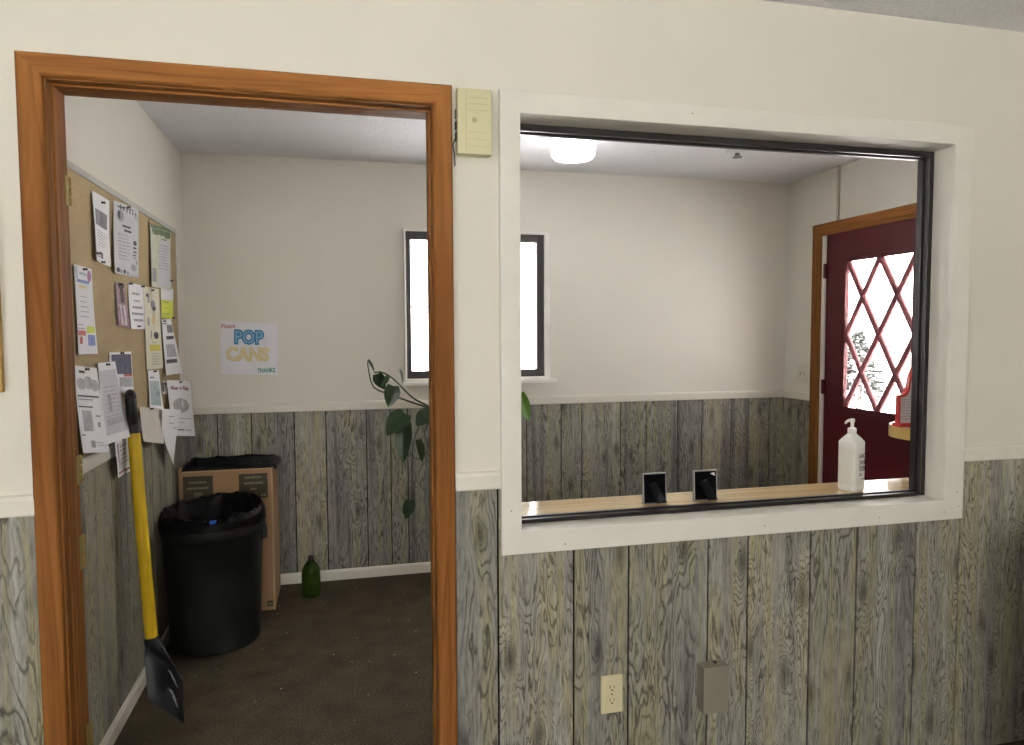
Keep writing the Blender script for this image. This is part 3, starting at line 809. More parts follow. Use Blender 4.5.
# (world positions on the board, metres)
paper('flyer', 'white flyer with a grey truck photo near the top of the corkboard', 'flyer', [(-0.7985, 0.7588, 1.9345), (-0.7985, 0.9553, 1.9349), (-0.7985, 0.9220, 1.6916), (-0.7985, 0.7597, 1.7014)], ['paper', 'photo', 'ink', 'inkd'],
      [(.08, .86, .24, .47, 1)] + lines(.12, .9, .54, .78, 6, 2, .25, 3) + [(.42, .6, .84, .93, 1), (.15, .35, .9, .93, 2)], .010, seed=1, pins=[(.5, .10), (.02, .9), (.5, .98)])
leafs = [(.22 + .12 * k, .27 + .12 * k, .025 + .008 * k, .10 + .006 * k, -2) for k in range(6)] + [(.12, .40, .05, .075, -2), (.3, .8, .04, .055, -2), (.8, .95, .10, .17, -1), (.83, .92, .115, .155, -3)]
paper('poster', 'large grey-white poster with dark leaf drawings along its edges', 'poster', [(-0.7985, 1.0069, 1.9467), (-0.7985, 1.3491, 1.9688), (-0.7985, 1.3128, 1.6812), (-0.7985, 0.9515, 1.6724)], ['papert', 'ink', 'inkd', 'papert'],
      leafs + [(.10, .36, .10, .27, -1), (.14, .26, .12, .23, -2), (.30, .62, .30, .33, 2), (.36, .66, .36, .39, 2)] + lines(.12, .62, .44, .82, 8, 1, .3, 4)
      + [(.74, .9, .48, .55, -2), (.72, .9, .57, .60, -2), (.74, .9, .63, .655, -2), (.72, .88, .68, .70, -2), (.74, .9, .72, .745, -1), (.06, .2, .91, .98, -2), (.18, .3, .93, .985, -1), (.34, .46, .92, .98, -2), (.48, .6, .94, .985, -1), (.66, .9, .82, .92, -1), (.70, .86, .84, .90, -3), (.86, .95, .76, .82, -1)], .008, seed=2)
paper('poster', 'tall poster with a dark green forest band across its top', 'poster', [(-0.7985, 1.5155, 1.9355), (-0.7985, 1.9590, 1.9723), (-0.7985, 1.8617, 1.6636), (-0.7985, 1.5003, 1.6600)], ['paperg', 'greenp', 'papert', 'ink', 'inkd'],
      [(.04, .98, .0, .055, 1), (.08, .97, .06, .12, 1), (.1, .4, .09, .16, -1), (.35, .75, .10, .15, -1), (.65, .98, .08, .18, -1), (.55, .8, .195, .215, -4), (.42, .97, .22, .97, 2)] + [(a, b_, c_, d_, 3, .0016) for a, b_, c_, d_, _ in lines(.36, .9, .30, .72, 9, 3, .25, 5)] + [(.05, .3, .70, .92, 3)], .012, seed=3, pins=[(.97, .85)])
paper('flyer', 'tall white flyer with coloured blocks near its bottom, beside the door jamb', 'flyer', [(-0.7985, 0.5592, 1.6688), (-0.7985, 0.7356, 1.6682), (-0.7985, 0.7406, 1.3816), (-0.7985, 0.5639, 1.3845)], ['paperl', 'purp', 'bluep', 'limep', 'redp', 'goldp', 'ink', 'tealp'],
      [(.02, .16, .02, .15, 7), (.70, .94, .03, .16, -1), (.1, .8, .155, .19, 2), (.25, .65, .07, .10, 7), (.2, .62, .22, .25, 5)] + lines(.2, .75, .34, .62, 5, 6, .16, 6) + [(.05, .4, .66, .67, 6), (.05, .45, .70, .71, 6),
       (.56, .95, .68, .755, 3), (.02, .50, .73, .785, 4), (.12, .30, .80, .88, 4), (.60, .93, .775, .90, 2)], .007, seed=4)
paper('bookmark', 'narrow mauve bookmark with a dark figure pinned left of the white list', 'bookmark', [(-0.7985, 0.9887, 1.6403), (-0.7985, 1.1015, 1.6442), (-0.7985, 1.1551, 1.4714), (-0.7985, 0.9932, 1.4812)], ['maro', 'darkp', 'papert'],
      [(0, .12, 0, .98, 1), (.3, .95, 0, .10, 1), (.45, .8, .1, .45, 1), (.62, .75, .5, .95, 2), (.35, .45, .5, .95, 2)], .004, seed=5)
paper('list', 'small white list of bold lines between mauve bookmark and cream flyer', 'notice', [(-0.7985, 1.1597, 1.6548), (-0.7985, 1.3750, 1.6542), (-0.7985, 1.3803, 1.4699), (-0.7985, 1.1576, 1.4687)], ['paper', 'ink', 'inkd'],
      lines(.2, .8, .20, .30, 1, 1, .5, 3) + lines(.3, .7, .36, .44, 1, 1, .5, 4) + [(.2, .85, .50, .55, 1), (.12, .9, .64, .69, 1), (.2, .86, .78, .83, 1), (.4, .7, .92, .96, 2)], .006, seed=6, pins=[(.1, .03), (.9, .03)])
paper('flyer', 'cream flyer of little sketches with a yellow caption bar', 'flyer', [(-0.7985, 1.3827, 1.6517), (-0.7985, 1.6629, 1.6557), (-0.7985, 1.6713, 1.2884), (-0.7985, 1.3938, 1.2957)], ['paperc', 'ink', 'inkd', 'yelp', 'goldp'],
      [(.14, .30, .08, .12, 2), (.22, .32, .12, .19, 1), (.42, .72, .15, .26, -1), (.5, .74, .21, .28, -2), (.42, .66, .33, .45, -4), (.14, .30, .36, .48, -1), (.34, .44, .52, .63, -1), (.54, .84, .54, .63, -2), (.4, .7, .665, .675, 1), (.26, .90, .70, .775, 3)] + lines(.34, .85, .81, .97, 5, 1, .3, 7), .005, seed=7)
paper('notice', 'white notice with a lime block below, behind the forest poster', 'notice', [(-0.7995, 1.7034, 1.6650), (-0.7995, 1.9713, 1.6750), (-0.7995, 1.9384, 1.5210), (-0.7995, 1.7002, 1.5260)], ['paperl', 'limep', 'inkd'],
      [(.0, 1., .40, 1., 1), (.2, .75, .46, .48, 2), (.3, .7, .66, .68, 2), (.2, .7, .84, .86, 2)], .001, seed=8, pins=[(.95, .96)])
paper('clipping', 'white newspaper clipping with two photos curling off the board edge', 'clipping', [(-0.7865, 1.6768, 1.5153), (-0.7865, 1.8800, 1.5219), (-0.7865, 2.0115, 1.2470), (-0.7865, 1.6887, 1.2529)], ['paper', 'photo', 'photol', 'inkd', 'ink'],
      [(.1, .55, .06, .09, 4), (.45, .95, .10, .24, 1), (.3, .9, .30, .36, 3), (.2, .85, .45, .68, 2), (.1, .8, .72, .79, 3)], .008, seed=9, out=(-.010, -.010, 0, 0), pins=[(.2, .03)])
paper('letter', 'white letter with a mountain drawing and grey table next to the door jamb', 'notice', [(-0.7825, 0.5250, 1.3534), (-0.7825, 0.7370, 1.3339), (-0.7825, 0.7491, 1.0419), (-0.7825, 0.5167, 1.0786)], ['paper', 'ink', 'inkd', 'photol'],
      [(.2, .45, .05, .08, 2), (.05, .45, .14, .27, -3), (.35, .75, .11, .26, -3), (.6, .98, .14, .28, -3), (.5, .75, .18, .24, -1), (.05, .9, .335, .355, 2), (.05, .65, .375, .39, 1), (.05, .6, .46, .475, 2), (.16, .52, .51, .75, 3), (.66, .85, .56, .58, 1), (.7, .8, .64, .70, 1), (.05, .2, .79, .80, 2), (.34, .5, .86, .94, 1)] + lines(.5, .95, .88, .94, 2, 1, .3, 8), .010, seed=10, out=(-.015, -.015, 0, 0))
paper('page', 'grey printed page overlapping the white letter on the corkboard', 'notice', [(-0.7785, 0.7442, 1.3505), (-0.7785, 0.9456, 1.3489), (-0.7785, 0.9797, 1.0632), (-0.7785, 0.7309, 1.0705)], ['paper', 'photol', 'papert', 'ink'],
      [(.06, .95, .10, .90, 2)] + [(a, b_, c_, d_, 1, .0014) for a, b_, c_, d_, _ in lines(.15, .85, .30, .82, 10, 1, .4, 9)] + [(.35, .5, .40, .62, 3, .0016), (.2, .8, .70, .78, 1, .0016)], .012, seed=11, out=(-.018, -.018, 0, 0))
paper('flyer', 'navy and red flyer tucked behind the grey printed page', 'flyer', [(-0.7985, 0.8904, 1.3834), (-0.7985, 1.1718, 1.3792), (-0.7985, 1.1740, 1.2129), (-0.7985, 0.8790, 1.2372)], ['paper', 'navy', 'redp', 'photol'],
      [(.08, .97, .06, .54, 1), (.6, .97, .54, .60, 2), (.4, .97, .62, .85, 3)], .003, seed=12)
paper('ticket', 'small printed sheet hanging below the board beside the yellow shovel handle', 'notice', [(-0.7865, 0.8597, 1.0633), (-0.7865, 1.0514, 1.0626), (-0.7865, 1.0765, 0.9217), (-0.7865, 0.8802, 0.9257)], ['paper', 'ink', 'maro', 'papert'],
      [(.1, .9, .1, .82, 3), (.08, .9, .86, .93, 2), (.1, .2, .1, .8, 2)] + [(a, b_, c_, d_, 1, .0014) for a, b_, c_, d_, _ in lines(.25, .85, .18, .76, 5, 1, .5, 11)], .010, seed=13)
paper('leaflet', 'pale teal map leaflet under the cream sketch flyer', 'leaflet', [(-0.7985, 1.4115, 1.2914), (-0.7985, 1.6129, 1.2829), (-0.7985, 1.6663, 1.0924), (-0.7985, 1.4071, 1.1285)], ['paper', 'tealp', 'inkd', 'ink'],
      [(.12, .5, .17, .2, 2), (.08, .9, .28, .9, 1), (.6, .85, .5, .68, 3)], .006, seed=14)
paper('card', 'tiny card with a black clip right of the teal map leaflet', 'card', [(-0.7985, 1.6652, 1.2287), (-0.7985, 1.7646, 1.2198), (-0.7985, 1.7601, 1.1574), (-0.7985, 1.6612, 1.1704)], ['paper', 'inkd', 'goldp'],
      [(0, .35, .05, .85, 1), (.4, .85, .1, .3, 1), (.45, .8, .45, .6, 2)], .002, pin=None, seed=15)
paper('flyer', 'white flyer with pink cursive heading sticking out past the board end', 'flyer', [(-0.7735, 1.7206, 1.2293), (-0.7735, 2.2043, 1.1938), (-0.7735, 2.1861, 0.8933), (-0.7735, 1.7192, 0.9631)], ['paper', 'maro', 'photol', 'ink', 'inkd', 'paper'],
      [(.12, .24, .10, .17, -1), (.22, .32, .125, .17, -1), (.3, .42, .12, .17, -1), (.46, .58, .12, .16, -1), (.62, .72, .09, .17, -1), (.70, .88, .12, .18, -1), (.15, .85, .32, .58, -2), (.35, .6, .34, .52, -5, .0014), (.1, .9, .68, .69, 3), (.35, .6, .755, .765, 3), (.2, .55, .88, .90, 4), (.6, .85, .885, .9, 3)], .010, seed=16, out=(-.02, 0, .004, 0))
t_, _s = paper('envelope', 'beige folded card hanging over the bottom edge of the corkboard', 'card', [(-0.7705, 1.1974, 1.1550), (-0.7705, 1.5539, 1.1098), (-0.7705, 1.4680, 0.9609), (-0.7705, 1.1795, 1.0148)], ['paperb', 'ink'],
      [(.05, .75, .38, .385, 1), (.05, .95, .50, .505, 1)], .012, seed=17, out=(-.012, -.012, 0, 0))
# torn slip
tp = [V(p) for p in [(-0.7645, 1.5042, 1.1139), (-0.7645, 1.8910, 1.0701), (-0.7645, 1.7600, 0.9502), (-0.7645, 1.6862, 0.8269), (-0.7645, 1.5479, 0.9439), (-0.7645, 1.4798, 1.0306)]]
bm = B(); cen = sum(tp, V()) / len(tp)
ring_loft(bm, [tp, [p + V((.0006, 0, 0)) for p in tp]]); bmesh.ops.recalc_face_normals(bm, faces=bm.faces[:])
for (u, v, w) in ((.25, .2, .3), (.2, .4, .25), (.35, .55, .2)):
    p = tp[0] * (1 - u) + tp[1] * u + (tp[3] - tp[0]) * v * .6
    d = (tp[1] - tp[0]) * w
    q = [p, p + d, p + d + V((0, 0, -.004)), p + V((0, 0, -.004))]
    bm.faces.new([bm.verts.new(k + V((.0012, 0, 0))) for k in q]).material_index = 1
tag(obj('torn_slip', bm, ['paper', 'ink']), 'white torn paper slip with a long pointed tail below the flyers', 'paper slip', 'papers pinned to the corkboard')

# POP CANS sign on the back wall
t = thing('paper_sign', 'hand-lettered white paper sign reading POP CANS on the back wall', 'sign', (-.48, YB, 1.36))
bm = B(); q = [(-.631, 1.521), (-.324, 1.499), (-.330, 1.212), (-.634, 1.222)]
n = 10; G = {}
for side, dy in ((0, -.0016), (1, -.0010)):
    for i in range(n + 1):
        for j in range(n + 1):
            u, v = i / n, j / n
            x = (q[0][0] * (1 - u) + q[1][0] * u) * (1 - v) + (q[3][0] * (1 - u) + q[2][0] * u) * v
            z = (q[0][1] * (1 - u) + q[1][1] * u) * (1 - v) + (q[3][1] * (1 - u) + q[2][1] * u) * v
            G[side, i, j] = bm.verts.new((x, YB + dy - .003 * math.sin(u * 3.14) * v, z))
for i in range(n):
    for j in range(n):
        bm.faces.new((G[0, i, j], G[0, i + 1, j], G[0, i + 1, j + 1], G[0, i, j + 1])); bm.faces.new((G[1, i, j], G[1, i, j + 1], G[1, i + 1, j + 1], G[1, i + 1, j]))
bmesh.ops.recalc_face_normals(bm, faces=bm.faces[:]); obj('sheet', bm, 'paperl', t, smooth=True)
e = (0, 0, 1)
def letters(nm, body, size, pos, mi_out, mi_in, sq=1., off=.004, tilt=0.):
    bm = B(); uxx = (math.cos(tilt), 0, math.sin(tilt)); uyy = (-math.sin(tilt), 0, math.cos(tilt))
    text_bm(bm, body, size, (pos[0], YB - .0062, pos[1]), uxx, uyy, 0, .0003, off, sq)
    if mi_in: text_bm(bm, body, size, (pos[0], YB - .0070, pos[1]), uxx, uyy, 1, .0003, -.0012, sq)
    obj(nm, bm, [mi_out] + ([mi_in] if mi_in else []), t)
letters('word_pop', 'POP', .098, (-.482, 1.424), 'crayonb', 'crayonl', .84, .009, -.03)
letters('word_cans', 'CANS', .100, (-.490, 1.328), 'goldp', 'goldl', .86, .006, -.03)
letters('word_thanks', 'THANKS', .034, (-.392, 1.238), 'crayong', None, .72, .0012, .03)
letters('word_please', 'Please', .036, (-.588, 1.490), 'crayonr', None, .85, .0004, .05)

# ------------------------------------------------------------------ shovel
t = thing('shovel', 'black scoop shovel with yellow shaft leaning on the left wall', 'shovel', (-.655, .93, 0))
t['label'] = 'black scoop shovel with a yellow shaft leaning below the corkboard'
sa, sb = V((-.7125, .975, .292)), V((-.757, 1.005, 1.085))
bm = B(); ax = (sb - sa).normalized()
tube(bm, [sa - ax * .012, sa - ax * .006, sa, sb], .0225, 20); obj('shaft', bm, 'yellow', t, smooth=True)
gd = V((-.25, .97, 0)); gd = (gd - ax * gd.dot(ax)).normalized()
bm = B()
tube(bm, [sb - ax * .012, sb - ax * .01, sb + ax * .035, sb + ax * .04], .026, 18)
obj('ferrule', bm, 'black', t, smooth=True)
bm = B()
gc = sb + ax * .085
L = [(0, -.055), (-.030, -.042), (-.046, -.010), (-.050, .030), (-.046, .046), (0, .050), (.046, .046), (.050, .030), (.046, -.010), (.030, -.042), (0, -.055)]
tube(bm, smooth_path([gc + gd * (a * .8) + ax * c_ for a, c_ in L], 5), .0205, 12); obj('grip', bm, 'black', t, smooth=True)
# scoop blade, its far corner lifted against the wall
c_bl, c_br, c_tr, c_tl = V((-.706, .900, .070)), V((-.572, .818, .005)), V((-.574, .838, .170)), V((-.725, .940, .232))
nb = (c_br - c_bl).cross(c_tl - c_bl).normalized()
if nb.y > 0: nb = -nb
def blade_pt(s, v, lift=0.):
    """s -1..1 across, v 0..1 from the edge up to the shoulder"""
    u = (s + 1) / 2; k = 1 - .10 * max(0, 1 - v * 5) * s ** 4
    p = (c_bl * (1 - u) + c_br * u) * (1 - v) + (c_tl * (1 - u) + c_tr * u) * v
    dish = .026 * (1 - s * s) - .006 * abs(s) ** 8
    return p - nb * (dish * min(1, v * 2 + .35) - lift) + (c_tl - c_bl) * (.05 * s * s * max(0, 1 - v * 4))
bm = B(); nu, nv_ = 18, 14; Fv = {}; Bv = {}
for i in range(nu + 1):
    for j in range(nv_ + 1):
        s_ = -1 + 2 * i / nu; v = j / nv_
        Fv[i, j] = bm.verts.new(blade_pt(s_, v, .002)); Bv[i, j] = bm.verts.new(blade_pt(s_, v, -.002))
for i in range(nu):
    for j in range(nv_):
        bm.faces.new((Fv[i, j], Fv[i + 1, j], Fv[i + 1, j + 1], Fv[i, j + 1])); bm.faces.new((Bv[i, j], Bv[i, j + 1], Bv[i + 1, j + 1], Bv[i + 1, j]))
for j in range(nv_):
    bm.faces.new((Fv[0, j], Fv[0, j + 1], Bv[0, j + 1], Bv[0, j])); bm.faces.new((Fv[nu, j], Bv[nu, j], Bv[nu, j + 1], Fv[nu, j + 1]))
for i in range(nu):
    bm.faces.new((Fv[i, 0], Bv[i, 0], Bv[i + 1, 0], Fv[i + 1, 0]))
# shoulder: upper edge drawn together into the socket
cen = sa - ax * .005
T0 = [Fv[i, nv_] for i in range(nu + 1)] + [Bv[i, nv_] for i in range(nu, -1, -1)]
prev = T0; m_ = len(T0)
for f, rr_ in ((.35, .6), (.7, .28), (1., .0)):
    ring = []
    for k, v0 in enumerate(T0):
        a = 2 * PI * k / m_ + PI
        sdv = (c_br - c_bl).normalized(); sdv = (sdv - ax * sdv.dot(ax)).normalized(); nn = ax.cross(sdv).normalized()
        tgt = cen + sdv * .024 * math.cos(a) + nn * .024 * math.sin(a) * (1 if nn.dot(nb) > 0 else -1)
        ring.append(bm.verts.new(v0.co.lerp(tgt, f ** .8)))
    for k in range(m_): bm.faces.new((prev[k], prev[(k + 1) % m_], ring[(k + 1) % m_], ring[k]))
    prev = ring
bm.faces.new(prev)
bmesh.ops.recalc_face_normals(bm, faces=bm.faces[:])
blade = obj('blade', bm, 'shovel', t, smooth=True)
bm = B(); tube(bm, [sa - ax * .03, sa - ax * .02, sa - ax * .004], .0265, 16); obj('socket', bm, 'shovel', t, smooth=True)
for (s0, v0) in ((-.06, .90), (.10, .80), (-.06, .48), (.10, .37)):
    q = [blade_pt(s0, v0, .003), blade_pt(s0 + .15, v0, .003), blade_pt(s0 + .45, v0 - .13, .003), blade_pt(s0 + .30, v0 - .13, .003)]
    bm = B(); ring_loft(bm, [q, [p + nb * .0006 for p in q]]); bmesh.ops.recalc_face_normals(bm, faces=bm.faces[:])
    obj('blade_marking', bm, 'stripe', blade)

# ------------------------------------------------------------------ bin, bag, box
BX, BY = -.580, 1.600
t = thing('trash_can', 'round black plastic trash can lined with a black bag', 'trash can', (BX, BY, 0))
bm = B(); lathe(bm, [(.185, .0), (.196, .004), (.199, .02), (.209, .30), (.218, .515), (.222, .520), (.229, .535), (.2295, .575), (.227, .592), (.222, .600), (.214, .600), (.212, .56), (.205, .30), (.192, .02)], (BX, BY, 0), 72)
obj('can_body', bm, 'can', t, smooth=True)
for a in (0.15, PI + .15):
    bm = B(); box(bm, -.05, .05, .210, .236, .47, .53); xform(bm, Matrix.Translation((BX, BY, 0)) @ Matrix.Rotation(a - PI / 2, 4, 'Z')); 
    if a > 1: continue
    obj('handle', bm, 'can', t, bev=.008, seg=3)
# bag
def bag(name, parent, base, seg, rows, mat='bag'):
    bm = B(); ring_loft(bm, [[base(i / seg, r) for i in range(seg)] for r in rows], False, False)
    bmesh.ops.solidify(bm, geom=bm.faces[:], thickness=.0012)
    return obj(name, bm, mat, parent, smooth=True)
def bagpt(u, r):
    a = 2 * PI * u; n1 = mnoise.noise((math.cos(a) * 3, math.sin(a) * 3, r * .9)); n2 = mnoise.noise((math.cos(a) * 9, math.sin(a) * 9, r * 1.7 + 5))
    back = .5 + .5 * math.sin(a); rightish = max(0, math.cos(a - .5))
    prof = [(.2335, .568), (.2325, .588), (.2300, .606), (.218, .622), (.196, .618), (.178, .585), (.150, .53), (.11, .50), (.03, .49)]
    i = int(r); f = r - i
    p0, p1 = prof[i], prof[min(i + 1, len(prof) - 1)]
    R = p0[0] + (p1[0] - p0[0]) * f; z = p0[1] + (p1[1] - p0[1]) * f
    crown = math.exp(-((r - 3.3) / 1.1) ** 2)
    z += crown * (.002 + .018 * back + .022 * rightish * back + .016 * n1 + .012 * n2)
    if r < 1: z += (1 - r) * (.016 * n1 + .010 * n2)
    R += .004 * n2 * (1 if r > 2 else .35) + (.014 * n1 * crown) * (-1)
    if r >= 4: z += .03 * n1 + .02 * n2; R += .012 * n2
    if r <= 2: R = max(R, .2312)
    return (BX + R * math.cos(a), BY + R * math.sin(a), z)
bag('bin_bag', t, bagpt, 120, [k * .4 for k in range(21)])
bm = B()
pts = [(-.016, -.004), (-.008, .010), (.004, .006), (.014, .012), (.012, -.006), (0, -.012)]
prism(bm, pts, 'Z', 0, .012); cp_ = V((-0.5460, 1.3780, 0.6137)); xform(bm, Matrix.Translation(cp_) @ Matrix.Rotation(.9, 4, 'X'))
xform(bm, Matrix.Translation((0, 0, .0)))
tag(obj('bottle_cap', bm, 'bluecap', bev=.003), 'small blue plastic scrap lying on the bag at the trash can rim', 'plastic scrap')

# cardboard box
QX0, QX1, QY0, QY1, QH = -.789, -.338, 1.905, 2.245, .752
t = thing('cardboard_box', 'tall open cardboard box lined with black plastic behind the trash can', 'box', (-.56, 2.07, 0))
bm = B(); th = .005
box(bm, QX0, QX1, QY0, QY0 + th, 0, QH); box(bm, QX0, QX1, QY1 - th, QY1, 0, QH); box(bm, QX0, QX0 + th, QY0 + th, QY1 - th, 0, QH); box(bm, QX1 - th, QX1, QY0 + th, QY1 - th, 0, QH); box(bm, QX0 + th, QX1 - th, QY0 + th, QY1 - th, 0, th)
bx = obj('box_body', bm, 'card', t)
bm = B(); prism(bm, [(QX0, QH - .002), (QX0 + .004, QH + .016), (QX0 + .016, QH + .028), (QX0 + .020, QH + .024), (QX0 + .012, QH - .002)], 'Y', QY0, QY0 + .004); obj('torn_flap', bm, 'cardedge', t)
bm = B(); box(bm, QX0 + .03, QX1, QY0 - .0006, QY0, QH - .006, QH); box(bm, QX1 - .008, QX1, QY0 - .0006, QY0, .0, QH); obj('worn_edge', bm, 'cardedge', t)
def print_panel(x0, x1, z0, z1, rows, big):
    bm = B(); box(bm, x0, x1, QY0 - .0009, QY0 - .0002, z0, z1, 0)
    w = x1 - x0
    for (f, a, c_, n_) in rows:
        rs = random.Random(int(f * 100)); zc = z0 + (z1 - z0) * f; x = x0 + w * a
        while x < x0 + w * c_:
            d = rs.uniform(.006, .016); box(bm, x, min(x + d, x0 + w * c_), QY0 - .0014, QY0 - .0008, zc - .005, zc + .005, 1); x += d + .003
    text_bm(bm, big[0], big[1], (x0 + w * big[2], QY0 - .0014, z0 + (z1 - z0) * big[3]), (1, 0, 0), (0, 0, 1), 1, .0003, 0, .9)
    obj('printed_panel', bm, ['cardprint', 'cardtext'], t)
print_panel(-.769, -.628, .598, .726, [(.75, .2, .78, 0), (.52, .12, .85, 0)], ('8JB', .036, .5, .25))
print_panel(-.503, -.363, .597, .726, [(.85, .2, .8, 0), (.62, .18, .85, 0), (.38, .4, .62, 0), (.12, .05, .4, 0), (.12, .74, .95, 0)], ('22', .030, .57, .14))
bm = B(); box(bm, QX1 - .04, QX1 - .012, QY0 - .001, QY0 - .0002, .02, .05, 0); box(bm, QX1 - .036, QX1 - .016, QY0 - .0014, QY0 - .0008, .030, .036, 1); obj('printed_mark', bm, ['cardprint', 'cardtext'], t)
def boxbag(u, r):
    hx, hy = (QX1 - QX0) / 2, (QY1 - QY0) / 2; cx, cyy = (QX0 + QX1) / 2, (QY0 + QY1) / 2
    a = 2 * PI * u
    k = 1 / max(abs(math.cos(a)) , abs(math.sin(a)))
    dx, dy = math.cos(a) * k, math.sin(a) * k
    prof = [(.972, .700), (.972, .735), (.968, .757), (.94, .768), (.88, .762), (.84, .72), (.7, .64), (.3, .60), (.02, .60)]
    i = int(r); f = r - i; p0, p1 = prof[i], prof[min(i + 1, 8)]
    R = p0[0] + (p1[0] - p0[0]) * f; z = p0[1] + (p1[1] - p0[1]) * f
    n1 = mnoise.noise((dx * 2.5, dy * 2.5, r)); n2 = mnoise.noise((dx * 8, dy * 8, r * 2))
    if r >= 2: z += .012 * n1 + .008 * n2
    return (cx + dx * hx * R, cyy + dy * hy * R, z)
bag('box_liner', t, boxbag, 120, [k * .5 for k in range(17)])
# overhanging liner at the box's right top corner
bm = B()
prism(bm, [(QX1 - .03, .764), (QX1 + .014, .760), (QX1 + .020, .745), (QX1 + .010, .735), (QX1 + .004, .752), (QX1 - .03, .757)], 'Y', QY0 + .03, QY1 - .04)
obj('liner_fold', bm, 'bag', t, bev=.003)

# green bottle
GX, GY = -.162, 2.055
t = thing('soda_bottle', 'green plastic soda bottle standing on the carpet by the baseboard', 'bottle', (GX, GY, 0))
bm = B(); lathe(bm, [(.034, .0), (.046, .006), (.050, .02), (.051, .10), (.050, .135), (.045, .158), (.033, .180), (.020, .195), (.0145, .204), (.0145, .222), (.011, .223)], (GX, GY, 0), 36); obj('bottle_body', bm, 'gglass', t, smooth=True)
bm = B(); lathe(bm, [(.016, .205), (.017, .206), (.017, .210), (.0155, .211), (.0155, .224), (.014, .226)], (GX, GY, 0), 24); obj('cap', bm, 'black', t, smooth=True)

# ------------------------------------------------------------------ plant
PX, PY = .640, 1.30
t = thing('plant_stand', 'dark plant stand holding the trailing vine behind the wall post', 'plant stand', (PX, PY, 0))
bm = B(); lathe(bm, [(.15, .815), (.155, .82), (.155, .838), (.15, .84)], (PX, PY, 0), 40); obj('stand_top', bm, 'black', t, smooth=True)
for k in range(3):
    a = 2 * PI * k / 3 + .5
    bm = B(); tube(bm, [(PX + .10 * math.cos(a), PY + .10 * math.sin(a), .815), (PX + .125 * math.cos(a), PY + .125 * math.sin(a), .0)], .011, 10); obj('leg', bm, 'black', t, smooth=True)
t = thing('trailing_plant', 'potted trailing vine with large dark heart-shaped leaves before the back window', 'plant', (PX, PY, .84))
bm = B(); lathe(bm, [(.075, .84), (.08, .842), (.105, .985), (.112, .988), (.112, 1.02), (.104, 1.02), (.098, .99), (.075, .86)], (PX, PY, 0), 40); obj('pot', bm, 'pot', t, smooth=True)
bm = B(); lathe(bm, [(.096, .985), (.05, .995), (.01, .998)], (PX, PY, 0), 30, True, True); obj('soil', bm, 'soil', t)
def vine(pts, r=.0045, r1=.0025):
    r *= 1.3; r1 *= 1.35
    bm = B(); tube(bm, smooth_path(pts, 8), r, 8, r1=r1); return obj('vine_stem', bm, 'vine', t, smooth=True)
def leaf(base, tip, width, face, mat='leaf', fold=.25, droop=.12):
    base, tip, face = V(base), V(tip), V(face).normalized()
    d = tip - base; Ln = d.length; dx = d.normalized(); sx = dx.cross(face).normalized(); nx = sx.cross(dx).normalized()
    bm = B(); n, m2 = 14, 4; rows = []
    for i in range(n + 1):
        v = i / n
        hw = width / 2 * (math.sin(PI * min(1, v ** .62)) ** .8 if 0 < v < 1 else 0)
        back = -.12 * Ln * (1 - v) ** 6
        row = []
        for j in range(-m2, m2 + 1):
            s = j / m2
            lob = -.13 * Ln * math.exp(-((v - .05) / .09) ** 2) * (abs(s) ** .8) if i else 0
            p = base + dx * (v * Ln + lob) + sx * (s * hw) + nx * (fold * abs(s) * hw - droop * Ln * v * v)
            row.append(bm.verts.new(p))
        rows.append(row)
    for a, c_ in zip(rows, rows[1:]):
        for j in range(2 * m2):
            bm.faces.new((a[j], a[j + 1], c_[j + 1], c_[j]))
    bmesh.ops.remove_doubles(bm, verts=bm.verts[:], dist=.0004)
    bmesh.ops.solidify(bm, geom=bm.faces[:], thickness=.0012)
    return obj('leaf', bm, mat, t, smooth=True)
toCam = V((-.092, -.990, .107))   # leaves turned toward the doorway
root = (PX - .03, PY - .01, 1.0)
vine([root, (PX - .07, PY - .02, 1.06), V((0.4784, 1.3000, 1.0688)), V((0.4003, 1.3000, 1.1129)), V((0.3278, 1.3000, 1.1562)), V((0.2654, 1.3000, 1.2216)), V((0.2211, 1.3000, 1.2588)), V((0.1857, 1.3000, 1.2730)), V((0.1591, 1.3000, 1.2689))])
vine([root, (PX - .08, PY - .04, 1.05), V((0.4785, 1.2700, 1.0584)), V((0.3965, 1.2700, 1.1069)), V((0.3065, 1.2700, 1.1413)), V((0.2355, 1.2700, 1.1703)), V((0.1740, 1.2700, 1.1943)), V((0.1481, 1.2700, 1.2217)), V((0.1358, 1.2700, 1.2755)), V((0.1300, 1.2700, 1.3200))], .0045, .002)
vine([(PX - .05, PY - .03, 1.0), (PX - .11, PY - .05, 1.03), V((0.4389, 1.2500, 1.0621)), V((0.3742, 1.2400, 1.0563)), V((0.3272, 1.2300, 0.9690)), V((0.3156, 1.2200, 0.8358)), V((0.3190, 1.2200, 0.7452)), V((0.3004, 1.2200, 0.6874))], .003, .0015)
vine([(PX - .05, PY - .03, 1.0), (PX - .10, PY - .02, 1.04), V((0.4525, 1.2800, 1.0858)), V((0.3817, 1.2700, 1.0068)), V((0.3944, 1.2700, 0.9145)), V((0.3484, 1.2700, 0.8752)), V((0.3036, 1.2700, 0.9093))], .003, .0015)
bk = V((-.2, 1, .1))
leaf(V((0.1745, 1.3000, 1.2641)), V((0.2023, 1.3000, 1.1912)), .060, toCam + V((-.5, 0, .2)))                    # dark leaf up high
leaf(V((0.2197, 1.2800, 1.2554)), V((0.1873, 1.2700, 1.2029)), .03, toCam + V((1.2, 0, .3)))
leaf(V((0.2405, 1.2700, 1.2107)), V((0.2201, 1.2500, 1.1187)), .075, toCam + V((.35, 0, .1)))
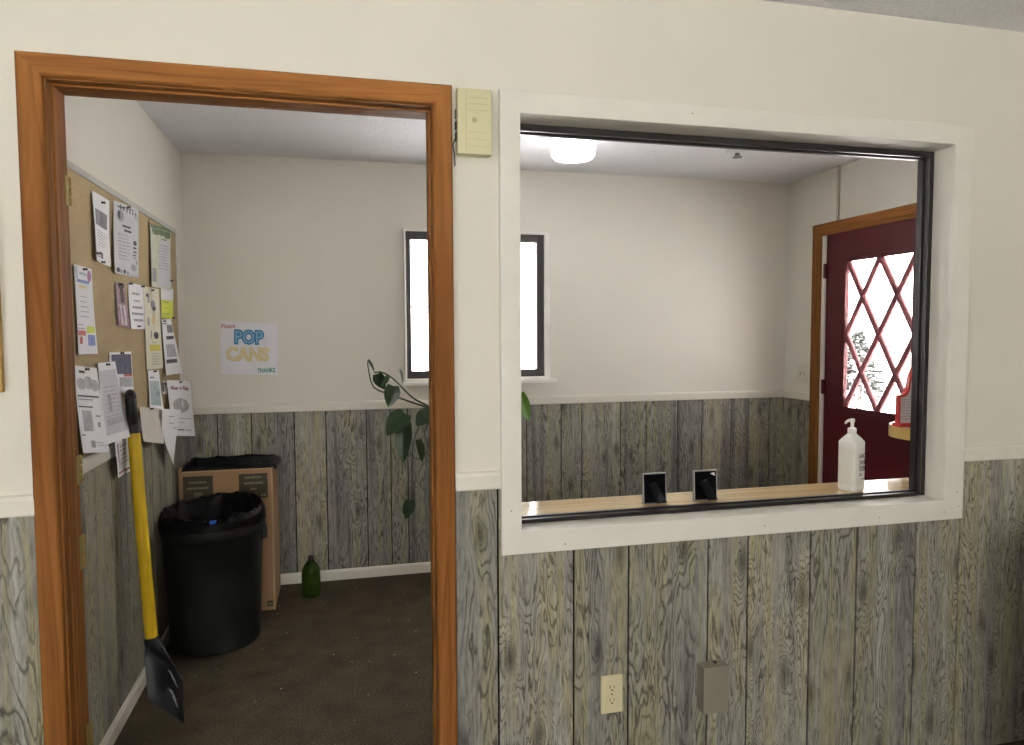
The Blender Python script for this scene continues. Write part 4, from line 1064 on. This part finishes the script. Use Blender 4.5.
leaf(V((0.2706, 1.3000, 1.2805)), V((0.2924, 1.3000, 1.2210)), .035, (1.2, -.6, .5))                               # thin curled leaf against the sill
leaf(V((0.1323, 1.2700, 1.3289)), V((0.1664, 1.2700, 1.2749)), .022, (.9, -.7, .4))
leaf(V((0.2905, 1.2500, 1.0851)), V((0.2019, 1.2000, 1.0051)), .10, toCam + V((-.3, 0, .3)))
leaf(V((0.2935, 1.2400, 1.0411)), V((0.2656, 1.2000, 0.8735)), .085, toCam + V((-.6, 0, .05)))
leaf(V((0.3937, 1.2500, 1.0818)), V((0.3359, 1.2200, 1.0376)), .075, toCam + V((.2, 0, .8)))
leaf(V((0.3907, 1.2600, 1.1081)), V((0.4256, 1.2200, 1.0480)), .09, toCam + V((.1, 0, .9)))
leaf(V((0.3006, 1.2200, 0.7009)), V((0.2896, 1.2100, 0.6135)), .065, toCam + V((.6, 0, .2)))
leaf(V((0.3462, 1.2400, 0.9668)), V((0.3697, 1.2200, 0.8693)), .05, toCam + V((.9, 0, .2)))
leaf(V((0.7978, 1.1500, 1.1707)), V((0.8314, 1.1200, 1.0506)), .062, toCam + V((-.5, 0, .2)), 'leafl', droop=.02)
vine([(PX + .03, PY, 1.0), (PX + .08, PY - .06, 1.12), V((0.7932, 1.1500, 1.1708))], .003, .002)
leaf(V((0.7403, 1.2000, 1.2091)), V((0.8243, 1.1800, 1.1217)), .06, toCam + V((.3, 0, .4)), 'leafl')
leaf((PX - .02, PY + .04, 1.02), (PX + .06, PY + .02, 1.19), .10, toCam); leaf((PX, PY, 1.02), (PX - .05, PY + .04, 1.17), .10, toCam)
leaf((PX + .02, PY - .05, 1.02), (PX + .07, PY - .13, 1.0), .10, (.2, -.5, 1))

# ------------------------------------------------------------------ rounded shelf and red holder
t = thing('wall_shelf', 'round-ended white shelf with yellow wood edge in front of the maroon door', 'shelf', (2.6, .58, 1.0))
SHX, SHY, SHR, SHZ = 2.492, .58, .17, 1.040
def shelf_out(r):
    pts = [(XR, SHY - r)]
    for k in range(25):
        a = -PI / 2 - PI * k / 24; pts.append((SHX + r * math.cos(a), SHY + r * math.sin(a)))
    pts.append((XR, SHY + r)); return pts
bm = B(); prism(bm, shelf_out(SHR), 'Z', SHZ - .052, SHZ - .002); obj('edge_band', bm, 'shelfedge', t, smooth=True)
bm = B(); prism(bm, shelf_out(SHR - .003), 'Z', SHZ - .003, SHZ); obj('shelf_top', bm, 'shelftop', t)
bm = B(); prism(bm, [(XR, SHZ - .052), (XR, SHZ - .30), (XR - .03, SHZ - .30), (XR - .33, SHZ - .052)], 'Y', SHY - .015, SHY + .015); obj('bracket', bm, 'trimb', t)
t = thing('brochure_holder', 'red plastic brochure holder with curved top standing on the round-ended shelf', 'brochure holder', (2.45, .60, SHZ))
HX0, HX1, HY0, HY1 = 2.312, 2.60, .585, .600
def outline(x0, x1, z0, ins):
    top = [(x0, .135), (x0 + .02, .137), (x0 + .036, .146), (x0 + .046, .168), (x0 + .052, .21), (x0 + .07, .25), (x0 + .12, .285), (x1, .285)]
    return [(x0 + ins, z0 + ins * 1.0)] + [(x + ins * .9, SHZ + z - ins) for x, z in top[:-1]] + [(x1 - ins, SHZ + .285 - ins), (x1 - ins, z0 + ins)]
bm = B(); prism(bm, outline(HX0, HX1, SHZ, 0), 'Y', HY0 + .006, HY1); obj('holder_back', bm, 'redpl', t, bev=.002)
bm = B(); o_ = outline(HX0, HX1, SHZ, 0); i_ = outline(HX0, HX1, SHZ, .009)
for k in range(len(o_)):
    a, c_ = k, (k + 1) % len(o_)
    poly = [o_[a], o_[c_], i_[c_], i_[a]]
    ring_loft(bm, [[(p[0], HY0 - .006, p[1]) for p in poly], [(p[0], HY0 + .006, p[1]) for p in poly]])
bmesh.ops.recalc_face_normals(bm, faces=bm.faces[:]); obj('holder_rim', bm, 'redpl', t)
bm = B(); prism(bm, outline(HX0, HX1, SHZ, .012), 'Y', HY0 + .002, HY0 + .006)
rs = random.Random(3)
for k in range(9):
    z = SHZ + .03 + k * .012; x = HX0 + .022
    while x < HX0 + .20:
        w = rs.uniform(.008, .024); box(bm, x, x + w, HY0 + .0012, HY0 + .0022, z, z + .003, 1); x += w + .005
obj('notice_card', bm, ['papert', 'ink'], t)
bm = B(); box(bm, HX0 - .002, HX1, HY0 - .02, HY1 + .012, SHZ, SHZ + .016); obj('holder_base', bm, 'redpl', t, bev=.004)

# ------------------------------------------------------------------ outside
b = B(); box(b, -14, 30, -14, 30, -.35, -.15); struct(obj('ground', b, 'snow'))
def tree(x, y, h, r, label):
    t = thing('snowy_tree', label, 'tree', (x, y, -.15), 'trees outside the glazed door')
    bm = B(); tube(bm, [(x, y, -.15), (x + .1, y, h * .6), (x, y, h * .98)], .09, 8, r1=.015); obj('trunk', bm, 'bark', t)
    bm = B(); rs = random.Random(int(x * 10))
    for k in range(900):
        f = rs.random() ** .8; z = .3 + f * (h - .3); rad = r * (1 - f) + .1; a = rs.uniform(0, 2 * PI)
        p0 = V((x, y, z)); p1 = V((x + rad * math.cos(a), y + rad * math.sin(a), z - rad * .25)); a2 = a + rs.uniform(-.5, .5); q_ = rs.uniform(.35, .95); p1 = V((x + rad * math.cos(a2), y + rad * math.sin(a2), z + rad * rs.uniform(-.3, .25))); p0 = p0.lerp(p1, q_ - .3); p1 = p0.lerp(p1, .55); s = V((-math.sin(a), math.cos(a), rs.uniform(-.4, .4))) * .05
        m_ = (p0 + p1) / 2
        vs = [bm.verts.new(q) for q in (p0, m_ + s, p1, m_ - s)]; bm.faces.new(vs)
        vs2 = [bm.verts.new(q + V((0, 0, -.012))) for q in (p0, m_ + s * .8, p1, m_ - s * .8)]; bm.faces.new(vs2[::-1])
    obj('branches', bm, 'bush', t)
tree(8.6, 8.35, 1.45, .8, 'pale frosted conifer outside, seen through lower hinge-side panes')
tree(9.6, 7.15, 1.35, .7, 'low pale frosted conifer outside, seen beside the red brochure holder')

# unseen low cabinet, added to shade the lower right of the near panelling
t = thing('shade_cabinet', 'added unseen low cabinet that shades the near wall panelling', 'cabinet', (2.18, -.66, 0))
bm = B(); box(bm, 2.01, 2.385, -1.02, -.34, .06, .80); obj('shade_cabinet_body', bm, 'panel', t, bev=.003)
bm = B(); box(bm, 1.995, 2.388, -1.035, -.325, .80, .825); obj('shade_cabinet_top', bm, 'greybox', t, bev=.004)
bm = B(); box(bm, 2.04, 2.38, -1.0, -.36, 0, .06); obj('shade_cabinet_plinth', bm, 'black', t)
for y0, y1, yk in ((-1.01, -.684, -.70), (-.676, -.35, -.66)):
    bm = B(); box(bm, 1.995, 2.01, y0, y1, .07, .79); do = obj('shade_cabinet_door', bm, 'greybox', t, bev=.003)
    bm = B(); lathe(bm, [(.006, 0), (.006, .012), (.014, .016), (.014, .024), (.008, .028)], (0, 0, 0), 16); xform(bm, Matrix.Translation((1.995, yk, .55)) @ Matrix.Rotation(-PI / 2, 4, 'Y')); obj('shade_cabinet_knob', bm, 'brass', do, smooth=True)

# ------------------------------------------------------------------ light
w = bpy.data.worlds.new('overcast sky'); S.world = w; w.use_nodes = True
nt = w.node_tree; bg = nt.nodes['Background']
bg.inputs[0].default_value = (1.0, .975, .94, 1); bg.inputs[1].default_value = SKY = 7.5
sl = bpy.data.lights.new('sun', 'SUN'); sl.energy = 165; sl.angle = math.radians(2); sl.color = (1., .97, .93)
so_ = bpy.data.objects.new('sun', sl); COL.objects.link(so_); so_.rotation_euler = V((-.28, -.32, .9)).to_track_quat('Z', 'Y').to_euler()

def portal(name, loc, rot, sx, sy):
    ld = bpy.data.lights.new(name, 'AREA'); ld.shape = 'RECTANGLE'; ld.size = sx; ld.size_y = sy
    ld.cycles.is_portal = True
    o = bpy.data.objects.new(name, ld); COL.objects.link(o); o.location = loc; o.rotation_euler = rot
portal('portal back', ((BWX0 + BWX1) / 2, YB + .13, (BWZ0 + BWZ1) / 2), (-PI / 2, 0, 0), BWX1 - BWX0, BWZ1 - BWZ0)
portal('portal door', (XR + .13, (PY0 + PY1) / 2, (PZ0 + PZ1) / 2), (0, PI / 2, 0), PZ1 - PZ0, PY1 - PY0)
portal('portal rear', ((RWX0 + RWX1) / 2, FY0 - .11, (RWZ0 + RWZ1) / 2), (PI / 2, 0, 0), RWX1 - RWX0, RWZ1 - RWZ0)
portal('portal side', (FX0 - .11, (LWY0 + LWY1) / 2, (LWZ0 + LWZ1) / 2), (0, -PI / 2, 0), LWZ1 - LWZ0, LWY1 - LWY0)

vs = S.view_settings
vs.view_transform = 'Standard'; vs.look = 'None'; vs.exposure = 0.42; vs.gamma = 1.0; vs.use_curve_mapping = False
S.display_settings.display_device = 'sRGB'
